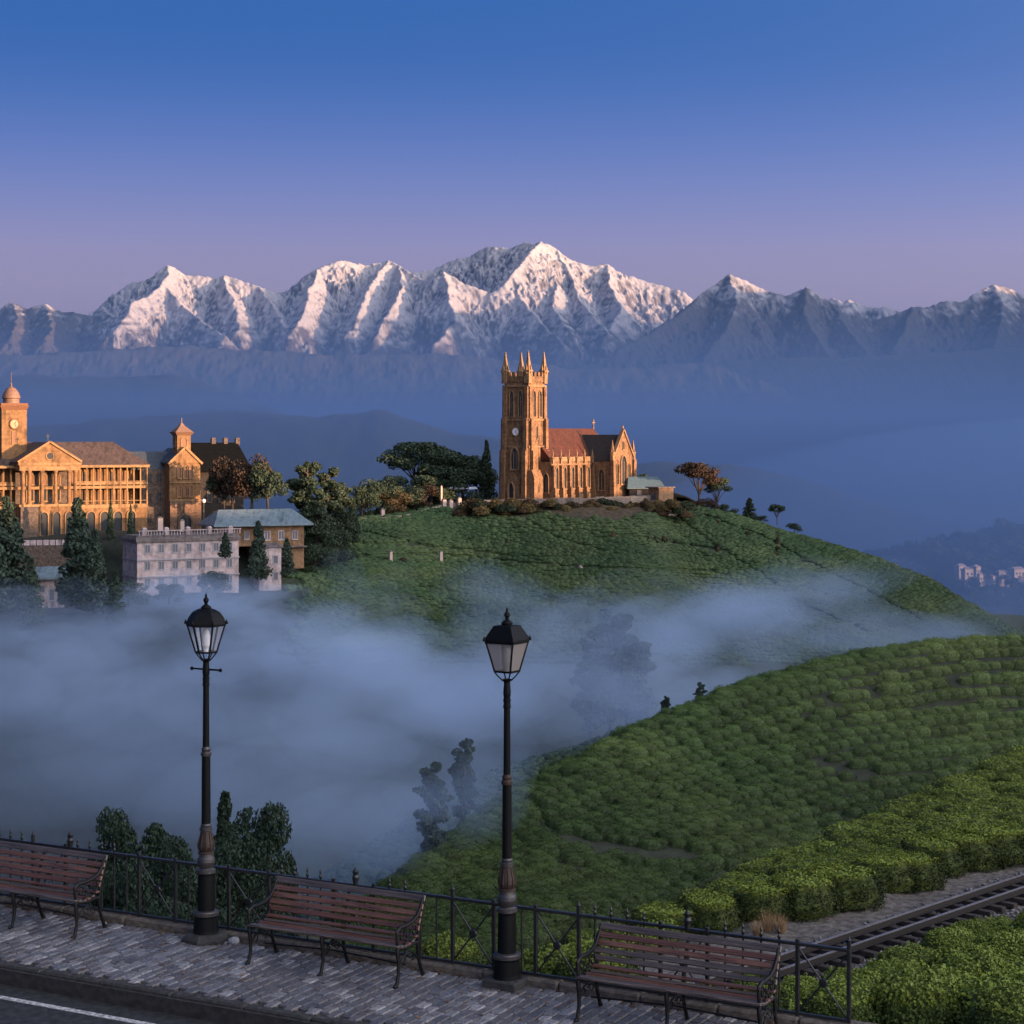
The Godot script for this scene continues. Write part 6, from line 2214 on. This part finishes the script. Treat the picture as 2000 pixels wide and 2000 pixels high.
	for j in st.v.size():
		st.v[j] *= 1.0 + 0.12 * sin(st.v[j].x * 70.0) * cos(st.v[j].z * 60.0)
	tag(obj("loose_stone", st, mat("pale stone", Color(0.3, 0.31, 0.32), 0.8, 0.2, 0.3, 0.4), null, prom(2.05, 0.0, 0.22)), "pale loose stone on the pavers beside the left lamp's plinth", "stone")
	# fallen leaves and grit on the walk
	var where := []
	var cl := PackedColorArray()
	var lf := MB.new()
	lf.tri(Vector3(-0.02, 0, 0), Vector3(0.02, 0, 0.0), Vector3(0, 0.004, 0.03))
	lf.tri(Vector3(-0.02, 0, 0), Vector3(0, 0.006, -0.03), Vector3(0.02, 0, 0.0))
	for k in 420:
		var x := rng.randf_range(-3.0, 10.0)
		var z := 0.12 + 1.9 * pow(rng.randf(), 2.2)
		where.append(Transform3D(Basis.from_euler(Vector3(rng.randf_range(-0.2, 0.2), rng.randf() * 6.0, 0)).scaled(Vector3.ONE * rng.randf_range(0.5, 1.2)), prom(x, 0.032, z)))
		cl.append(Color(1.0, 0.75, 0.45) * rng.randf_range(0.4, 1.2))
	scatter("fallen_leaves", lf.mesh(), leafmat("fallen leaf", Color(0.15, 0.1, 0.06)), where, cl)


# ---------------------------------------------------------------- sky
func dawn_sky() -> Sky:
	# clear dawn air: dusky pink low down, blue above, paling smoothly towards the rising sun
	var az := deg_to_rad(SUN_AZ)
	var to_sun := Vector3(sin(az), 0.08, cos(az)).normalized()
	var stops := [[-90.0, 0.02, 0.026, 0.04], [-1.0, 0.05, 0.06, 0.09], [0.0, 0.33, 0.27, 0.36], [4.3, 0.325, 0.262, 0.385], [5.3, 0.255, 0.235, 0.385], [6.8, 0.158, 0.187, 0.4], [8.3, 0.097, 0.155, 0.39], [9.8, 0.044, 0.11, 0.33], [11.3, 0.028, 0.098, 0.31], [13.0, 0.021, 0.09, 0.295], [25.0, 0.024, 0.08, 0.26], [50.0, 0.024, 0.075, 0.22], [90.0, 0.024, 0.07, 0.2]]
	var w := 720
	var h := 360
	var im := Image.create(w, h, false, Image.FORMAT_RGBF)
	for y in h:
		var el := 90.0 - (y + 0.5) * 180.0 / h
		var base := Vector3.ZERO
		for o in 9:   # a little averaging up and down keeps the gradient free of kinks
			var e := el + (o - 4) * (0.35 if el > 1.6 else 0.0)
			var k := 0
			while k < stops.size() - 2 and stops[k + 1][0] < e:
				k += 1
			var t := clampf((e - stops[k][0]) / (stops[k + 1][0] - stops[k][0]), 0.0, 1.0)
			base += Vector3(stops[k][1], stops[k][2], stops[k][3]).lerp(Vector3(stops[k + 1][1], stops[k + 1][2], stops[k + 1][3]), t) / 9.0
		for x in w:
			var a := (x + 0.5) / w * TAU   # the panorama starts at -Z
			var d := Vector3(sin(a) * cos(deg_to_rad(el)), sin(deg_to_rad(el)), -cos(a) * cos(deg_to_rad(el)))
			var c := base * 0.475
			if el > 0.0:
				var s := (1.0 + d.dot(to_sun)) / 2.0
				c += Vector3(2.9, 2.9, 3.1) * (pow(s, 5.0) * PALE) + Vector3(0.95, 0.5, 0.2) * pow(s, 14.0) * 0.9
			im.set_pixel(x, y, Color(c.x, c.y, c.z))
	var m := PanoramaSkyMaterial.new()
	m.panorama = ImageTexture.create_from_image(im)
	var sky := Sky.new()
	sky.sky_material = m
	return sky


func _ready() -> void:
	# ---- camera, sky, sun, exposure
	var cam := Camera3D.new()
	cam.name = "camera"
	cam.projection = Camera3D.PROJECTION_FRUSTUM
	cam.near = 0.5
	cam.far = 60000.0
	cam.size = 2.0 * 1000.0 / F * cam.near
	cam.frustum_offset = Vector2(0, -150.0 / F * cam.near)
	cam.position = Vector3(0, EYE, 0)
	add_child(cam)
	cam.current = true
	var we := WorldEnvironment.new()
	we.name = "world_environment"
	var env := Environment.new()
	env.tonemap_mode = Environment.TONE_MAPPER_LINEAR
	env.tonemap_exposure = 3.2
	env.background_mode = Environment.BG_SKY
	env.sky = dawn_sky()
	env.fog_enabled = true
	env.fog_density = 0.0000003
	env.fog_light_color = Color(0.3, 0.5, 0.95).linear_to_srgb()
	env.volumetric_fog_enabled = true
	env.volumetric_fog_density = 0.0
	env.sdfgi_enabled = true
	env.ssao_enabled = true
	env.ssil_enabled = true
	we.environment = env
	add_child(we)
	var sun := DirectionalLight3D.new()
	sun.name = "sun"
	sun.light_color = Color(1.0, 0.57, 0.31).linear_to_srgb()
	sun.light_energy = 1.6
	sun.light_angular_distance = 0.5
	sun.shadow_enabled = true
	var az := deg_to_rad(SUN_AZ)
	var el := deg_to_rad(SUN_EL)
	var to_sun := Vector3(sin(az) * cos(el), sin(el), cos(az) * cos(el))
	sun.look_at_from_position(Vector3.ZERO, -to_sun, Vector3.UP)
	add_child(sun)
	rng.seed = 4
	N3.seed = 23
	N3.fractal_octaves = 3

	# ---- the land, far to near
	snow_range()
	far_hills()
	valley()
	distant_town_hill()
	church_hill()
	tea_hill()
	near_ground()
	shading_hill()
	tea_on_church_hill()
	# ---- buildings
	church()
	school()
	lower_buildings()
	# ---- promenade and what stands on it
	promenade()
	railing()
	railway()
	lamp_post("lamp post with domed six-sided lantern and ladder arms, left of the middle bench", 1.65, 0.25, true)
	lamp_post("lamp post with four-sided lantern of dusty panes, left of the right bench", 5.81, 0.2, false)
	var grey := wood("grey worn slat", Color(0.11, 0.085, 0.072))
	var dim := wood("dark slat", Color(0.15, 0.065, 0.04))
	var first := bench("slatted iron-framed bench between the two lamp posts", 3.75, 0.85, null, [])
	bench("slatted iron-framed bench left of the domed lamp post, cut by the view's edge", -0.85, 0.92, first, [])
	bench("slatted iron-framed bench right of the dusty-paned lamp post, nearest the tea bushes", 8.1, 0.98, first, [["back_slat_003", grey], ["back_slat_004", grey], ["back_slat_001", dim]])
	# ---- plants
	trees()
	tea_bushes()
	air()
